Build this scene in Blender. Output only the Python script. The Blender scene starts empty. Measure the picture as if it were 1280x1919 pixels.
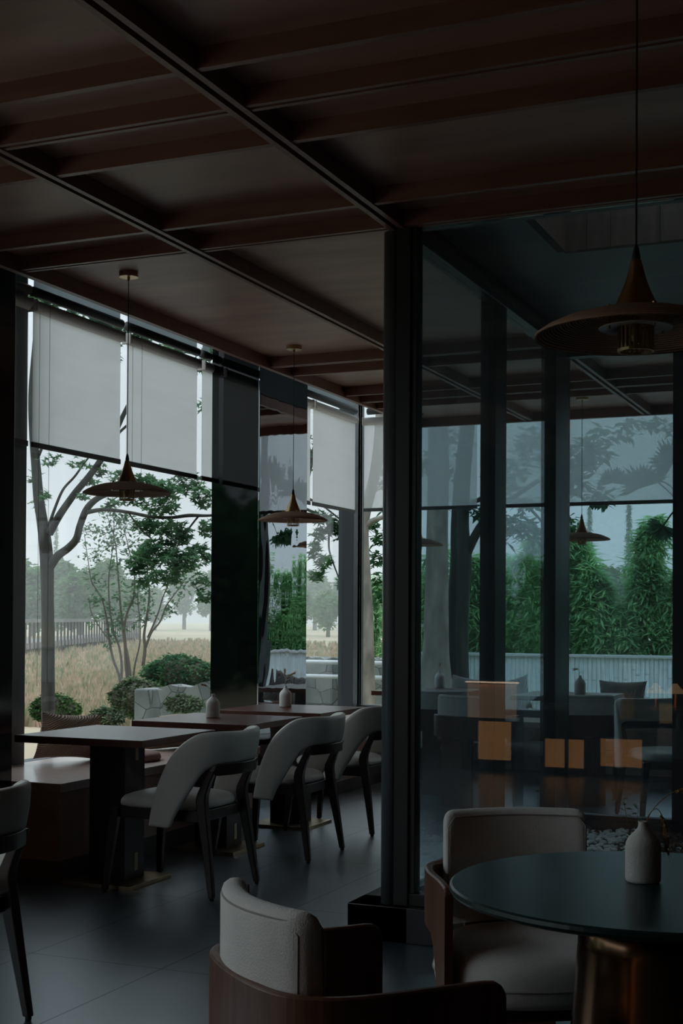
import bpy, math, random
import numpy as np
from mathutils import Matrix, Vector
random.seed(7)
D = bpy.data
SC = bpy.context.scene
COL = SC.collection

# ---------------------------------------------------------------- camera
F, H = 2556.0, 1.35
YAW, PITCH, ROLL = math.radians(23.2), math.radians(.66), -.0055
CX, CY = 640.0, 959.5
SH = 1159 - 959.5 - F * math.tan(PITCH)
fw = np.array([-math.sin(YAW) * math.cos(PITCH), math.cos(YAW) * math.cos(PITCH), math.sin(PITCH)])
_r = np.array([math.cos(YAW), math.sin(YAW), 0.]); _u = np.cross(_r, fw)
_c, _s = math.cos(ROLL), math.sin(ROLL)
RR = _c * _r - _s * _u; UU = _c * _u + _s * _r
CAM = np.array([0, 0, H])
cd = D.cameras.new('camera'); cam = D.objects.new('camera', cd); COL.objects.link(cam)
cd.sensor_fit = 'VERTICAL'; cd.sensor_height = 36; cd.lens = F / 1919 * 36
cd.shift_y = SH / 1919; cd.clip_start = .05; cd.clip_end = 2000
cam.matrix_world = Matrix(((RR[0], UU[0], -fw[0], 0), (RR[1], UU[1], -fw[1], 0), (RR[2], UU[2], -fw[2], H), (0, 0, 0, 1)))
SC.camera = cam

def ray(x, y): return fw + RR * (x - CX) / F - UU * (y - CY - SH) / F
def onz(x, y, z): d = ray(x, y); return CAM + d * (z - H) / d[2]
def onx(x, y, v): d = ray(x, y); return CAM + d * v / d[0]
def ony(x, y, v): d = ray(x, y); return CAM + d * v / d[1]
def depth(p): return float((np.array(p) - CAM) @ fw)

# ---------------------------------------------------------------- light, world, exposure
SC.view_settings.view_transform = 'Standard'
SC.view_settings.look = 'None'
SC.view_settings.exposure = 0.0
SC.view_settings.gamma = 1.0
SC.view_settings.use_curve_mapping = False
W = D.worlds.new('overcast_sky'); SC.world = W; W.use_nodes = True
nt = W.node_tree; nt.nodes.clear()
bg = nt.nodes.new('ShaderNodeBackground'); out = nt.nodes.new('ShaderNodeOutputWorld')
tc = nt.nodes.new('ShaderNodeTexCoord'); sp = nt.nodes.new('ShaderNodeSeparateXYZ')
rmp = nt.nodes.new('ShaderNodeValToRGB')
rmp.color_ramp.elements[0].position = .10; rmp.color_ramp.elements[0].color = (.53, .585, .64, 1)
rmp.color_ramp.elements[1].position = .80; rmp.color_ramp.elements[1].color = (2.1, 2.4, 2.6, 1)   # overcast: zenith about three times the horizon
nt.links.new(tc.outputs['Generated'], sp.inputs[0]); nt.links.new(sp.outputs[2], rmp.inputs[0])
nt.links.new(rmp.outputs[0], bg.inputs[0]); nt.links.new(bg.outputs[0], out.inputs[0])
bg.inputs[1].default_value = 1.0
HAZE = .0024
cy = SC.cycles
cy.use_denoising = True; cy.max_bounces = 10; cy.diffuse_bounces = 4; cy.glossy_bounces = 5
cy.transparent_max_bounces = 24; cy.transmission_bounces = 8; cy.volume_bounces = 1
cy.sample_clamp_indirect = 3.0; cy.caustics_reflective = False; cy.caustics_refractive = False

# ---------------------------------------------------------------- materials
MAT = {}
def mat(name, col, rough=.6, metal=0., var=.0, scale=8., bump=0., bscale=40., spec=.5, sheen=0., stretch=None, col2=None, coat=0., detail=4):
    m = D.materials.new(name); m.use_nodes = True; n = m.node_tree; b = n.nodes['Principled BSDF']
    b.inputs['Base Color'].default_value = (*col, 1); b.inputs['Roughness'].default_value = rough
    b.inputs['Metallic'].default_value = metal; b.inputs['Specular IOR Level'].default_value = spec
    if sheen: b.inputs['Sheen Weight'].default_value = sheen
    if coat: b.inputs['Coat Weight'].default_value = coat; b.inputs['Coat Roughness'].default_value = .15
    t = n.nodes.new('ShaderNodeTexCoord'); mp = n.nodes.new('ShaderNodeMapping')
    n.links.new(t.outputs['Object'], mp.inputs[0])
    if stretch: mp.inputs['Scale'].default_value = stretch
    if var or col2:
        nz = n.nodes.new('ShaderNodeTexNoise'); nz.inputs['Scale'].default_value = scale; nz.inputs['Detail'].default_value = detail
        n.links.new(mp.outputs[0], nz.inputs['Vector'])
        r = n.nodes.new('ShaderNodeValToRGB'); e = r.color_ramp.elements
        e[0].position = .35; e[1].position = .68
        c2 = col2 or tuple(min(1, c * (1 + var)) for c in col)
        c1 = col if col2 else tuple(c * (1 - var) for c in col)
        e[0].color = (*c1, 1); e[1].color = (*c2, 1)
        n.links.new(nz.outputs[0], r.inputs[0]); n.links.new(r.outputs[0], b.inputs['Base Color'])
    if bump:
        nb = n.nodes.new('ShaderNodeTexNoise'); nb.inputs['Scale'].default_value = bscale; nb.inputs['Detail'].default_value = 3
        n.links.new(mp.outputs[0], nb.inputs['Vector'])
        bp = n.nodes.new('ShaderNodeBump'); bp.inputs['Strength'].default_value = bump; bp.inputs['Distance'].default_value = .01
        n.links.new(nb.outputs[0], bp.inputs['Height']); n.links.new(bp.outputs[0], b.inputs['Normal'])
    MAT[name] = m
    return m

mat('ceiling_wood', (.48, .275, .215), .42, var=.16, scale=1.4, stretch=(1, 4, 1), bump=.08, bscale=6)
mat('beam_wood', (.27, .125, .098), .42, var=.15, scale=3, stretch=(1, 8, 8))
mat('dark_wood', (.028, .015, .012), .38, var=.35, scale=6, stretch=(12, 12, 1))
mat('walnut', (.125, .052, .030), .40, var=.3, scale=5, stretch=(9, 9, 1))
mat('table_wood', (.11, .045, .032), .30, spec=.4, var=.25, scale=4, stretch=(2, 12, 2))
mat('bench_wood', (.58, .43, .37), .32, coat=.5, var=.12, scale=5, stretch=(2, 10, 2))
mat('bench_face', (.52, .35, .29), .5, var=.15, scale=4)
mat('leather', (.74, .71, .66), .5, var=.05, scale=5, bump=.12, bscale=120)
mat('cream_fabric', (.78, .745, .70), .9, var=.05, scale=8, bump=.3, bscale=260, sheen=.2)
mat('piping', (.40, .36, .33), .9)
mat('mauve_felt', (.30, .17, .155), .95, var=.12, scale=20, bump=.4, bscale=200)
mat('brass', (.52, .36, .19), .30, metal=1, var=.12, scale=5)
mat('brushed_brass', (.42, .33, .21), .38, metal=1, var=.15, scale=30)
mat('bronze', (.26, .14, .08), .20, metal=1)
mat('black_metal', (.012, .013, .014), .4, metal=.0)
mat('frame_metal', (.042, .048, .056), .38, metal=.0, spec=.6)
mat('post_metal', (.14, .16, .175), .34, spec=.6)
mat('black_glass', (.003, .004, .005), .035, spec=.5)
mat('black_stone', (.008, .009, .010), .13, spec=.7)
mat('cord', (.004, .004, .004), .6)
mat('ceramic', (.74, .72, .68), .75, var=.05, scale=20, bump=.2, bscale=150)
mat('wheat', (.42, .26, .12), .8, var=.3, scale=50)
mat('dark_green_top', (.016, .034, .034), .30, var=.2, scale=4, spec=.38)
mat('roller_grey', (.86, .80, .77), .5)
mat('upper_roller', (.07, .068, .07), .6)
mat('bar_grey', (.10, .10, .105), .5)
mat('plaster', (.30, .31, .32), .8)
mat('dark_wall', (.12, .11, .105), .7, var=.2, scale=2)
mat('plank', (.045, .026, .018), .6, var=.4, scale=6, stretch=(6, 6, .5))
mat('bark', (.036, .035, .029), .9, var=.45, scale=14, stretch=(1, 1, .12), bump=.9, bscale=26)
mat('pale_bark', (.24, .22, .185), .9, var=.3, scale=9, stretch=(1, 1, .4), bump=.6, bscale=30)
mat('twig', (.085, .07, .055), .9)
mat('stone', (.23, .24, .24), .9, var=.35, scale=3.0, bump=.6, bscale=9)
mat('pipe_white', (.55, .58, .60), .4)
mat('pebble', (.80, .80, .77), .5, var=.15, scale=3)
mat('dead_leaf', (.26, .09, .05), .75, col2=(.09, .045, .03), scale=30)
mat('soil', (.03, .022, .018), .95, var=.4, scale=30, bump=.8, bscale=60)
mat('paving', (.22, .24, .23), .8, var=.2, scale=3)
mat('boardwalk_grey', (.17, .16, .15), .8, var=.2, scale=3)
mat('post_brown', (.06, .05, .045), .8)
mat('soffit', (.20, .225, .26), .5)
mat('counter_stone', (.3, .27, .24), .3)

def leafmat(name, a, b, trans=.35):
    m = D.materials.new(name); m.use_nodes = True; n = m.node_tree; n.nodes.clear()
    o = n.nodes.new('ShaderNodeOutputMaterial'); mx = n.nodes.new('ShaderNodeMixShader')
    df = n.nodes.new('ShaderNodeBsdfDiffuse'); tr = n.nodes.new('ShaderNodeBsdfTranslucent')
    t = n.nodes.new('ShaderNodeTexCoord'); nz = n.nodes.new('ShaderNodeTexNoise'); nz.inputs['Scale'].default_value = 3.5
    nz.inputs['Detail'].default_value = 6
    r = n.nodes.new('ShaderNodeValToRGB'); e = r.color_ramp.elements; e[0].position = .38; e[1].position = .64
    e[0].color = (*a, 1); e[1].color = (*b, 1)
    n.links.new(t.outputs['Object'], nz.inputs['Vector']); n.links.new(nz.outputs[0], r.inputs[0])
    n.links.new(r.outputs[0], df.inputs[0]); n.links.new(r.outputs[0], tr.inputs[0])
    mx.inputs[0].default_value = trans
    n.links.new(df.outputs[0], mx.inputs[1]); n.links.new(tr.outputs[0], mx.inputs[2]); n.links.new(mx.outputs[0], o.inputs[0])
    MAT[name] = m
leafmat('leaf_dark', (.035, .10, .050), (.09, .20, .085), .4)
leafmat('leaf_mid', (.055, .12, .065), (.12, .23, .12), .4)
leafmat('leaf_bamboo', (.20, .40, .19), (.40, .66, .32), .55)
leafmat('leaf_far', (.07, .15, .06), (.15, .27, .11), .35)
leafmat('leaf_boxwood', (.025, .075, .022), (.07, .15, .045), .2)
leafmat('leaf_silver', (.06, .10, .05), (.20, .25, .15), .2)
leafmat('leaf_palm', (.03, .08, .045), (.06, .13, .07), .3)
leafmat('grass_blade', (.23, .26, .14), (.54, .38, .29), .3)

def glassmat(name, tint, base=.04, rough=0.0, dust=0.):
    m = D.materials.new(name); m.use_nodes = True; n = m.node_tree; n.nodes.clear()
    o = n.nodes.new('ShaderNodeOutputMaterial'); mx = n.nodes.new('ShaderNodeMixShader')
    tr = n.nodes.new('ShaderNodeBsdfTransparent'); gl = n.nodes.new('ShaderNodeBsdfGlossy')
    tr.inputs[0].default_value = (*tint, 1); gl.inputs['Roughness'].default_value = rough
    lw = n.nodes.new('ShaderNodeLayerWeight'); lw.inputs[0].default_value = .5
    pw = n.nodes.new('ShaderNodeMath'); pw.operation = 'POWER'; pw.inputs[1].default_value = 5
    ma = n.nodes.new('ShaderNodeMath'); ma.operation = 'MULTIPLY_ADD'; ma.inputs[1].default_value = 1 - base; ma.inputs[2].default_value = base
    n.links.new(lw.outputs['Facing'], pw.inputs[0]); n.links.new(pw.outputs[0], ma.inputs[0]); n.links.new(ma.outputs[0], mx.inputs[0])
    n.links.new(tr.outputs[0], mx.inputs[1]); n.links.new(gl.outputs[0], mx.inputs[2])
    if dust:
        t = n.nodes.new('ShaderNodeTexCoord'); nz = n.nodes.new('ShaderNodeTexNoise'); nz.inputs['Scale'].default_value = 90; nz.inputs['Detail'].default_value = 3
        r = n.nodes.new('ShaderNodeMapRange'); r.inputs[1].default_value = .35; r.inputs[2].default_value = .75; r.inputs[3].default_value = dust * .7; r.inputs[4].default_value = dust * 2
        df = n.nodes.new('ShaderNodeBsdfDiffuse'); tl = n.nodes.new('ShaderNodeBsdfTranslucent'); ad = n.nodes.new('ShaderNodeMixShader'); m2 = n.nodes.new('ShaderNodeMixShader')
        df.inputs[0].default_value = tl.inputs[0].default_value = (.75, .82, .88, 1); ad.inputs[0].default_value = .5
        n.links.new(t.outputs['Object'], nz.inputs['Vector']); n.links.new(nz.outputs[0], r.inputs[0]); n.links.new(r.outputs[0], m2.inputs[0])
        n.links.new(df.outputs[0], ad.inputs[1]); n.links.new(tl.outputs[0], ad.inputs[2]); n.links.new(mx.outputs[0], m2.inputs[1]); n.links.new(ad.outputs[0], m2.inputs[2]); n.links.new(m2.outputs[0], o.inputs[0])
    else: n.links.new(mx.outputs[0], o.inputs[0])
    MAT[name] = m
glassmat('clear_glass', (.97, .985, .985), .025)
glassmat('tinted_glass', (.81, .88, .905), .040, dust=.02)
def blindmat(name, see, col):
    m = D.materials.new(name); m.use_nodes = True; n = m.node_tree; n.nodes.clear()
    o = n.nodes.new('ShaderNodeOutputMaterial'); mx = n.nodes.new('ShaderNodeMixShader'); m2 = n.nodes.new('ShaderNodeMixShader')
    df = n.nodes.new('ShaderNodeBsdfDiffuse'); tl = n.nodes.new('ShaderNodeBsdfTranslucent'); tr = n.nodes.new('ShaderNodeBsdfTransparent')
    t = n.nodes.new('ShaderNodeTexCoord'); mp = n.nodes.new('ShaderNodeMapping'); mp.inputs['Scale'].default_value = (1, 1, 14)
    nz = n.nodes.new('ShaderNodeTexNoise'); nz.inputs['Scale'].default_value = 1.6
    r = n.nodes.new('ShaderNodeValToRGB'); r.color_ramp.elements[0].color = (*[c * .92 for c in col], 1); r.color_ramp.elements[1].color = (*col, 1)
    n.links.new(t.outputs['Object'], mp.inputs[0]); n.links.new(mp.outputs[0], nz.inputs['Vector']); n.links.new(nz.outputs[0], r.inputs[0])
    n.links.new(r.outputs[0], df.inputs[0]); n.links.new(r.outputs[0], tl.inputs[0])
    m2.inputs[0].default_value = .75; mx.inputs[0].default_value = see
    n.links.new(df.outputs[0], m2.inputs[1]); n.links.new(tl.outputs[0], m2.inputs[2])
    n.links.new(m2.outputs[0], mx.inputs[1]); n.links.new(tr.outputs[0], mx.inputs[2]); n.links.new(mx.outputs[0], o.inputs[0])
    MAT[name] = m
blindmat('blind_fabric', .16, (.86, .86, .86))
blindmat('sheer_fabric', .50, (.78, .78, .78))
blindmat('upper_fabric', .02, (.50, .54, .56))

# mirror cladding, slightly wavy
m = mat('mirror', (.42, .47, .51), .015, metal=1); n = m.node_tree; b = n.nodes['Principled BSDF']
nz = n.nodes.new('ShaderNodeTexNoise'); nz.inputs['Scale'].default_value = 2.2; nz.inputs['Detail'].default_value = 1
mp = n.nodes.new('ShaderNodeMapping'); tcx = n.nodes.new('ShaderNodeTexCoord'); mp.inputs['Scale'].default_value = (1, 2.5, .9)
bp = n.nodes.new('ShaderNodeBump'); bp.inputs['Strength'].default_value = .35; bp.inputs['Distance'].default_value = .006
n.links.new(tcx.outputs['Object'], mp.inputs[0]); n.links.new(mp.outputs[0], nz.inputs['Vector'])
n.links.new(nz.outputs[0], bp.inputs['Height']); n.links.new(bp.outputs[0], b.inputs['Normal'])

# floor tiles 0.6 x 1.2 m
m = mat('floor_tile', (.10, .11, .12), .34, spec=1.0); n = m.node_tree; b = n.nodes['Principled BSDF']
tcx = n.nodes.new('ShaderNodeTexCoord'); mp = n.nodes.new('ShaderNodeMapping')
mp.inputs['Rotation'].default_value = (0, 0, math.radians(90)); mp.inputs['Location'].default_value = (4.56 + 12, 3.3 + 12.0, 0)
br = n.nodes.new('ShaderNodeTexBrick'); br.offset = 0.0; br.inputs['Scale'].default_value = 1; br.inputs['Brick Width'].default_value = 1.2
br.inputs['Row Height'].default_value = .6; br.inputs['Mortar Size'].default_value = .0028; br.inputs['Bias'].default_value = 0
br.inputs['Color1'].default_value = (.050, .062, .070, 1); br.inputs['Color2'].default_value = (.060, .073, .082, 1); br.inputs['Mortar'].default_value = (.02, .022, .024, 1)
nz = n.nodes.new('ShaderNodeTexNoise'); nz.inputs['Scale'].default_value = 2.5; nz.inputs['Detail'].default_value = 8
mxr = n.nodes.new('ShaderNodeMixRGB'); mxr.blend_type = 'MULTIPLY'; mxr.inputs[0].default_value = .5
rr = n.nodes.new('ShaderNodeMapRange'); rr.inputs[3].default_value = .30; rr.inputs[4].default_value = .42
n.links.new(tcx.outputs['Object'], mp.inputs[0]); n.links.new(mp.outputs[0], br.inputs['Vector']); n.links.new(tcx.outputs['Object'], nz.inputs['Vector'])
n.links.new(br.outputs[0], mxr.inputs[1]); n.links.new(nz.outputs[0], mxr.inputs[2]); n.links.new(mxr.outputs[0], b.inputs['Base Color'])
n.links.new(nz.outputs[0], rr.inputs[0]); n.links.new(rr.outputs[0], b.inputs['Roughness'])

cw = n.nodes.new('ShaderNodeMath'); cw.operation = 'MULTIPLY_ADD'; cw.inputs[1].default_value = -.7; cw.inputs[2].default_value = 1.0; n.links.new(br.outputs['Fac'], cw.inputs[0]); n.links.new(cw.outputs[0], b.inputs['Coat Weight'])
n.links.new(cw.outputs[0], b.inputs['Specular IOR Level'])
b.inputs['Coat Weight'].default_value = .8; b.inputs['Coat Roughness'].default_value = .36; b.inputs['Coat IOR'].default_value = 1.9; b.inputs['Coat Tint'].default_value = (.86, .95, 1, 1)
# field of dry and green grass
m = mat('field', (.46, .33, .25), .95, col2=(.24, .28, .15), scale=.16, detail=6, bump=.5, bscale=3)
m = mat('lawn', (.11, .16, .07), .95, col2=(.20, .22, .11), scale=1.2, bump=.5, bscale=20)

# striped pillow: flowing lines
def pillowmat(name, a, b_, ang):
    m = mat(name, a, .9); n = m.node_tree; b = n.nodes['Principled BSDF']
    tcx = n.nodes.new('ShaderNodeTexCoord'); mp = n.nodes.new('ShaderNodeMapping'); mp.inputs['Rotation'].default_value = (0, ang, 0)
    wv = n.nodes.new('ShaderNodeTexWave'); wv.inputs['Scale'].default_value = 34; wv.inputs['Distortion'].default_value = 12; wv.inputs['Detail'].default_value = 0
    wv.inputs['Detail Scale'].default_value = .28; wv.bands_direction = 'Z'
    r = n.nodes.new('ShaderNodeValToRGB'); r.color_ramp.elements[0].position = .12; r.color_ramp.elements[1].position = .42
    r.color_ramp.elements[0].color = (*b_, 1); r.color_ramp.elements[1].color = (*a, 1)
    bp = n.nodes.new('ShaderNodeBump'); bp.inputs['Strength'].default_value = 1; bp.inputs['Distance'].default_value = .006
    n.links.new(tcx.outputs['Object'], mp.inputs[0]); n.links.new(mp.outputs[0], wv.inputs['Vector']); n.links.new(wv.outputs['Fac'], r.inputs[0])
    n.links.new(r.outputs[0], b.inputs['Base Color']); n.links.new(wv.outputs['Fac'], bp.inputs['Height']); n.links.new(bp.outputs[0], b.inputs['Normal'])
pillowmat('pillow_stripe', (.88, .70, .58), (.30, .19, .14), .5)
pillowmat('pillow_grey', (.60, .56, .52), (.08, .08, .085), 1.3)

# woven raffia shade: concentric rings
m = mat('raffia', (.28, .15, .085), .85); n = m.node_tree; b = n.nodes['Principled BSDF']
tcx = n.nodes.new('ShaderNodeTexCoord'); wv = n.nodes.new('ShaderNodeTexWave'); wv.wave_type = 'RINGS'; wv.rings_direction = 'Z'
wv.inputs['Scale'].default_value = 48; wv.inputs['Distortion'].default_value = .5; wv.inputs['Detail'].default_value = 3; wv.inputs['Detail Scale'].default_value = 8
r = n.nodes.new('ShaderNodeValToRGB'); r.color_ramp.elements[0].color = (.38, .23, .16, 1); r.color_ramp.elements[1].color = (.78, .54, .40, 1)
bp = n.nodes.new('ShaderNodeBump'); bp.inputs['Strength'].default_value = 1; bp.inputs['Distance'].default_value = .003
n.links.new(tcx.outputs['Object'], wv.inputs['Vector']); n.links.new(wv.outputs['Fac'], r.inputs[0]); n.links.new(r.outputs[0], b.inputs['Base Color'])
n.links.new(wv.outputs['Fac'], bp.inputs['Height']); n.links.new(bp.outputs[0], b.inputs['Normal'])

# bamboo-clad fence panel, stone wall with mortar
m = mat('fence_panel', (.66, .74, .78), .6, var=.18, scale=3, stretch=(12, 1, .8))
m = mat('stone_wall', (.2, .2, .2), .9); n = m.node_tree; b = n.nodes['Principled BSDF']
tcx = n.nodes.new('ShaderNodeTexCoord'); vo = n.nodes.new('ShaderNodeTexVoronoi'); vo.feature = 'DISTANCE_TO_EDGE'; vo.inputs['Scale'].default_value = 4.2
vc = n.nodes.new('ShaderNodeTexVoronoi'); vc.inputs['Scale'].default_value = 4.2
r = n.nodes.new('ShaderNodeValToRGB'); r.color_ramp.elements[0].position = .0; r.color_ramp.elements[1].position = .02
r.color_ramp.elements[0].color = (.55, .56, .56, 1); r.color_ramp.elements[1].color = (1, 1, 1, 1)
hs = n.nodes.new('ShaderNodeValToRGB'); hs.color_ramp.elements[0].color = (.13, .145, .145, 1); hs.color_ramp.elements[1].color = (.25, .26, .245, 1)
nz = n.nodes.new('ShaderNodeTexNoise'); nz.inputs['Scale'].default_value = 5; nz.inputs['Detail'].default_value = 8
mm = n.nodes.new('ShaderNodeMixRGB'); mm.blend_type = 'MULTIPLY'; mm.inputs[0].default_value = 1
m3 = n.nodes.new('ShaderNodeMixRGB'); m3.blend_type = 'OVERLAY'; m3.inputs[0].default_value = .5
bp = n.nodes.new('ShaderNodeBump'); bp.inputs['Strength'].default_value = 1; bp.inputs['Distance'].default_value = .03
for q in (vo, vc, nz): n.links.new(tcx.outputs['Object'], q.inputs['Vector'])
n.links.new(vo.outputs[0], r.inputs[0]); n.links.new(vc.outputs['Color'], hs.inputs[0]); n.links.new(hs.outputs[0], mm.inputs[1]); n.links.new(r.outputs[0], mm.inputs[2])
n.links.new(mm.outputs[0], m3.inputs[1]); n.links.new(nz.outputs[0], m3.inputs[2]); n.links.new(m3.outputs[0], b.inputs['Base Color'])
n.links.new(r.outputs[0], bp.inputs['Height']); n.links.new(bp.outputs[0], b.inputs['Normal'])

def emit(name, col, s):
    m = D.materials.new(name); m.use_nodes = True; b = m.node_tree.nodes['Principled BSDF']
    b.inputs['Base Color'].default_value = (*col, 1); b.inputs['Emission Color'].default_value = (*col, 1); b.inputs['Emission Strength'].default_value = s
    MAT[name] = m
emit('niche_strip', (1, .68, .45), 5)
emit('backlit_amber', (1, .43, .14), 1.05)
emit('backlit_pale', (1, .55, .30), .5)
emit('lamp_glow', (1, .55, .26), 1.1)
mat('bulb', (.5, .35, .2), .2)
mat('niche_wood', (.42, .24, .12), .6)

# ---------------------------------------------------------------- mesh helpers
class MB:
    def __init__(s): s.v = []; s.f = []
    def add(s, vs, fs):
        o = len(s.v); s.v += [tuple(map(float, v)) for v in vs]; s.f += [tuple(i + o for i in f) for f in fs]; return s
    def box(s, x0, x1, y0, y1, z0, z1, M=None):
        vs = [(x, y, z) for z in (z0, z1) for y in (y0, y1) for x in (x0, x1)]
        if M is not None: vs = [tuple(M @ Vector(v)) for v in vs]
        return s.add(vs, [(0, 2, 3, 1), (4, 5, 7, 6), (0, 1, 5, 4), (2, 6, 7, 3), (0, 4, 6, 2), (1, 3, 7, 5)])
    def rings(s, rs, caps=True, closed=True):
        k = len(rs[0]); vs = [p for r in rs for p in r]; fs = []
        for i in range(len(rs) - 1):
            for j in range(k if closed else k - 1):
                a = i * k + j; b = i * k + (j + 1) % k
                fs.append((a, b, b + k, a + k))
        if caps:
            fs.append(tuple(range(k))[::-1]); fs.append(tuple((len(rs) - 1) * k + j for j in range(k)))
        return s.add(vs, fs)
    def lathe(s, prof, n=32, c=(0, 0, 0), caps=True):
        rs = [[(c[0] + r * math.cos(2 * math.pi * j / n), c[1] + r * math.sin(2 * math.pi * j / n), c[2] + z) for j in range(n)] for r, z in prof]
        return s.rings(rs, caps)
    def tube(s, pts, rad, n=8):
        P = [Vector(map(float, p)) for p in pts]; rs = []
        if not hasattr(rad, '__len__'): rad = [rad] * len(P)
        up = Vector((0, 0, 1)); prev = None
        for i, p in enumerate(P):
            t = (P[min(i + 1, len(P) - 1)] - P[max(i - 1, 0)]).normalized()
            if prev is None:
                a = t.orthogonal().normalized()
            else:
                a = (prev - t * prev.dot(t)); a = a.normalized() if a.length > 1e-6 else t.orthogonal().normalized()
            prev = a; b = t.cross(a)
            rs.append([tuple(p + (a * math.cos(2 * math.pi * j / n) + b * math.sin(2 * math.pi * j / n)) * rad[i]) for j in range(n)])
        return s.rings(rs)
    def taper(s, p0, p1, w0, w1, d0=None, d1=None):   # square leg, w in x, d in y
        d0 = d0 or w0; d1 = d1 or w1
        r0 = [(p0[0] + a * w0 / 2, p0[1] + b * d0 / 2, p0[2]) for a, b in ((-1, -1), (1, -1), (1, 1), (-1, 1))]
        r1 = [(p1[0] + a * w1 / 2, p1[1] + b * d1 / 2, p1[2]) for a, b in ((-1, -1), (1, -1), (1, 1), (-1, 1))]
        return s.rings([r0, r1])
    def build(s, name, m, parent=None, smooth=False, bevel=0, sub=0, loc=None):
        me = D.meshes.new(name); me.from_pydata(s.v, [], s.f); me.update()
        o = D.objects.new(name, me); COL.objects.link(o); me.materials.append(MAT[m])
        if smooth:
            for p in me.polygons: p.use_smooth = True
        if bevel:
            b = o.modifiers.new('b', 'BEVEL'); b.width = bevel; b.segments = 2; b.limit_method = 'ANGLE'
        if sub:
            q = o.modifiers.new('s', 'SUBSURF'); q.levels = sub; q.render_levels = sub
        if smooth == 2:
            for p in me.polygons: p.use_smooth = True
        if parent: o.parent = parent
        if loc is not None: o.location = loc
        return o

def tag(o, label=None, cat=None, group=None, kind=None):
    if label: o['label'] = label
    if cat: o['category'] = cat
    if group: o['group'] = group
    if kind: o['kind'] = kind
    return o
def thing(name, label, cat, loc=(0, 0, 0), rz=0, group=None):
    o = D.objects.new(name, None); COL.objects.link(o); o.location = tuple(map(float, loc)); o.rotation_euler = (0, 0, rz)
    o.empty_display_size = .1
    return tag(o, label, cat, group)
def struct(name, mb, m, parent=None, label=None, **k):
    o = mb.build(name, m, parent, **k)
    if not parent: o['kind'] = 'structure'
    if label: o['label'] = label
    return o
def sroot(name, label=None):
    o = D.objects.new(name, None); COL.objects.link(o); o['kind'] = 'structure'
    if label: o['label'] = label
    return o
def copy_tree(src, loc=None, rz=None, label=None, parent=None, group=None):
    c = src.copy(); COL.objects.link(c)
    if parent: c.parent = parent
    if loc is not None: c.location = tuple(map(float, loc))
    if rz is not None: c.rotation_euler = (0, 0, rz)
    if label: c['label'] = label
    if group: c['group'] = group
    for ch in list(src.children): copy_tree(ch, parent=c)
    return c
def cr(pts, n):   # catmull-rom resample
    P = [np.array(p, float) for p in pts]; P = [2 * P[0] - P[1]] + P + [2 * P[-1] - P[-2]]; o = []
    for i in range(1, len(P) - 2):
        for k in range(n):
            t = k / n; a, b, c, d = P[i - 1:i + 3]
            o.append(.5 * ((2 * b) + (c - a) * t + (2 * a - 5 * b + 4 * c - d) * t * t + (3 * b - 3 * c + d - a) * t ** 3))
    o.append(P[-2]); return o

def box(*a): return MB().box(*a)

# ---------------------------------------------------------------- room shell
XW, YE = -4.90, 11.62          # window wall plane, end wall plane
GX, GY0, GY1 = -2.05, 5.42, 8.20   # courtyard glass: side plane, near plane, far plane
CRX = 2.6
fl = MB()
fl.box(-5.05, 4.2, -4.2, GY0 - .02, -.12, 0); fl.box(-5.05, GX, GY0 - .02, YE + .1, -.12, 0)
fl.box(GX, CRX, GY1 - .05, YE + .1, -.12, 0); fl.box(CRX, 4.2, GY0 - .02, YE + .1, -.12, 0)
struct('floor', fl, 'floor_tile')
ce = MB(); ZC = 3.065
ce.box(-3.98, 4.2, -4.2, GY0, ZC, ZC + .06); ce.box(-3.98, GX, GY0, 11.0, ZC, ZC + .06)
ce.box(GX, 4.2, GY1, 11.0, ZC, ZC + .06); ce.box(CRX, 4.2, GY0, GY1, ZC, ZC + .06)
struct('ceiling', ce, 'ceiling_wood')
uc = MB(); uc.box(-5.05, -3.9, -4.2, YE + .1, 4.2, 4.3); uc.box(-3.9, 4.2, 10.9, YE + .1, 4.2, 4.3)
uc.box(-3.995, -3.93, -4.2, 11.0, ZC + .01, 4.2); uc.box(-3.98, 4.2, 10.94, 11.0, ZC + .01, 4.2)
struct('trim_1', uc, 'black_metal')
# beams: doubled slats with a slot between, and single slats
def beam(i, pts, m='beam_wood'):
    struct('trim_%d' % i, pts, m)
bi = 2
def cross(y, dbl, x0, x1):
    global bi
    b = MB()
    if dbl:
        b.box(x0, x1, y - .028, y - .008, 3.0, ZC); b.box(x0, x1, y + .008, y + .028, 3.0, ZC); b.box(x0, x1, y - .008, y + .008, 3.022, ZC)
    else: b.box(x0, x1, y - .014, y + .014, 3.0, ZC)
    beam(bi, b); bi += 1
def longb(x, y0, y1):
    global bi
    b = MB(); b.box(x - .036, x - .012, y0, y1, 2.995, ZC); b.box(x + .012, x + .036, y0, y1, 2.995, ZC); b.box(x - .012, x + .012, y0, y1, 3.025, ZC)
    beam(bi, b); bi += 1
longb(-2.055, -4.2, 11.0); longb(-3.03, -4.2, 11.0); longb(-1.08, GY1, 11.0)
b = MB(); b.box(-4.0, -3.965, -4.2, 11.0, 2.99, ZC); beam(bi, b); bi += 1
b = MB(); b.box(-4.0, 4.2, 10.97, 11.01, 2.99, ZC); beam(bi, b); bi += 1
seq = [(1.04, 1), (1.4, 0), (2.12, 0), (2.48, 1), (2.81, 0), (3.59, 0), (3.925, 1), (4.26, 0), (5.025, 0), (5.37, 1), (8.06, 1), (8.40, 0), (9.30, 0), (9.63, 1), (9.95, 0)]
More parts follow.
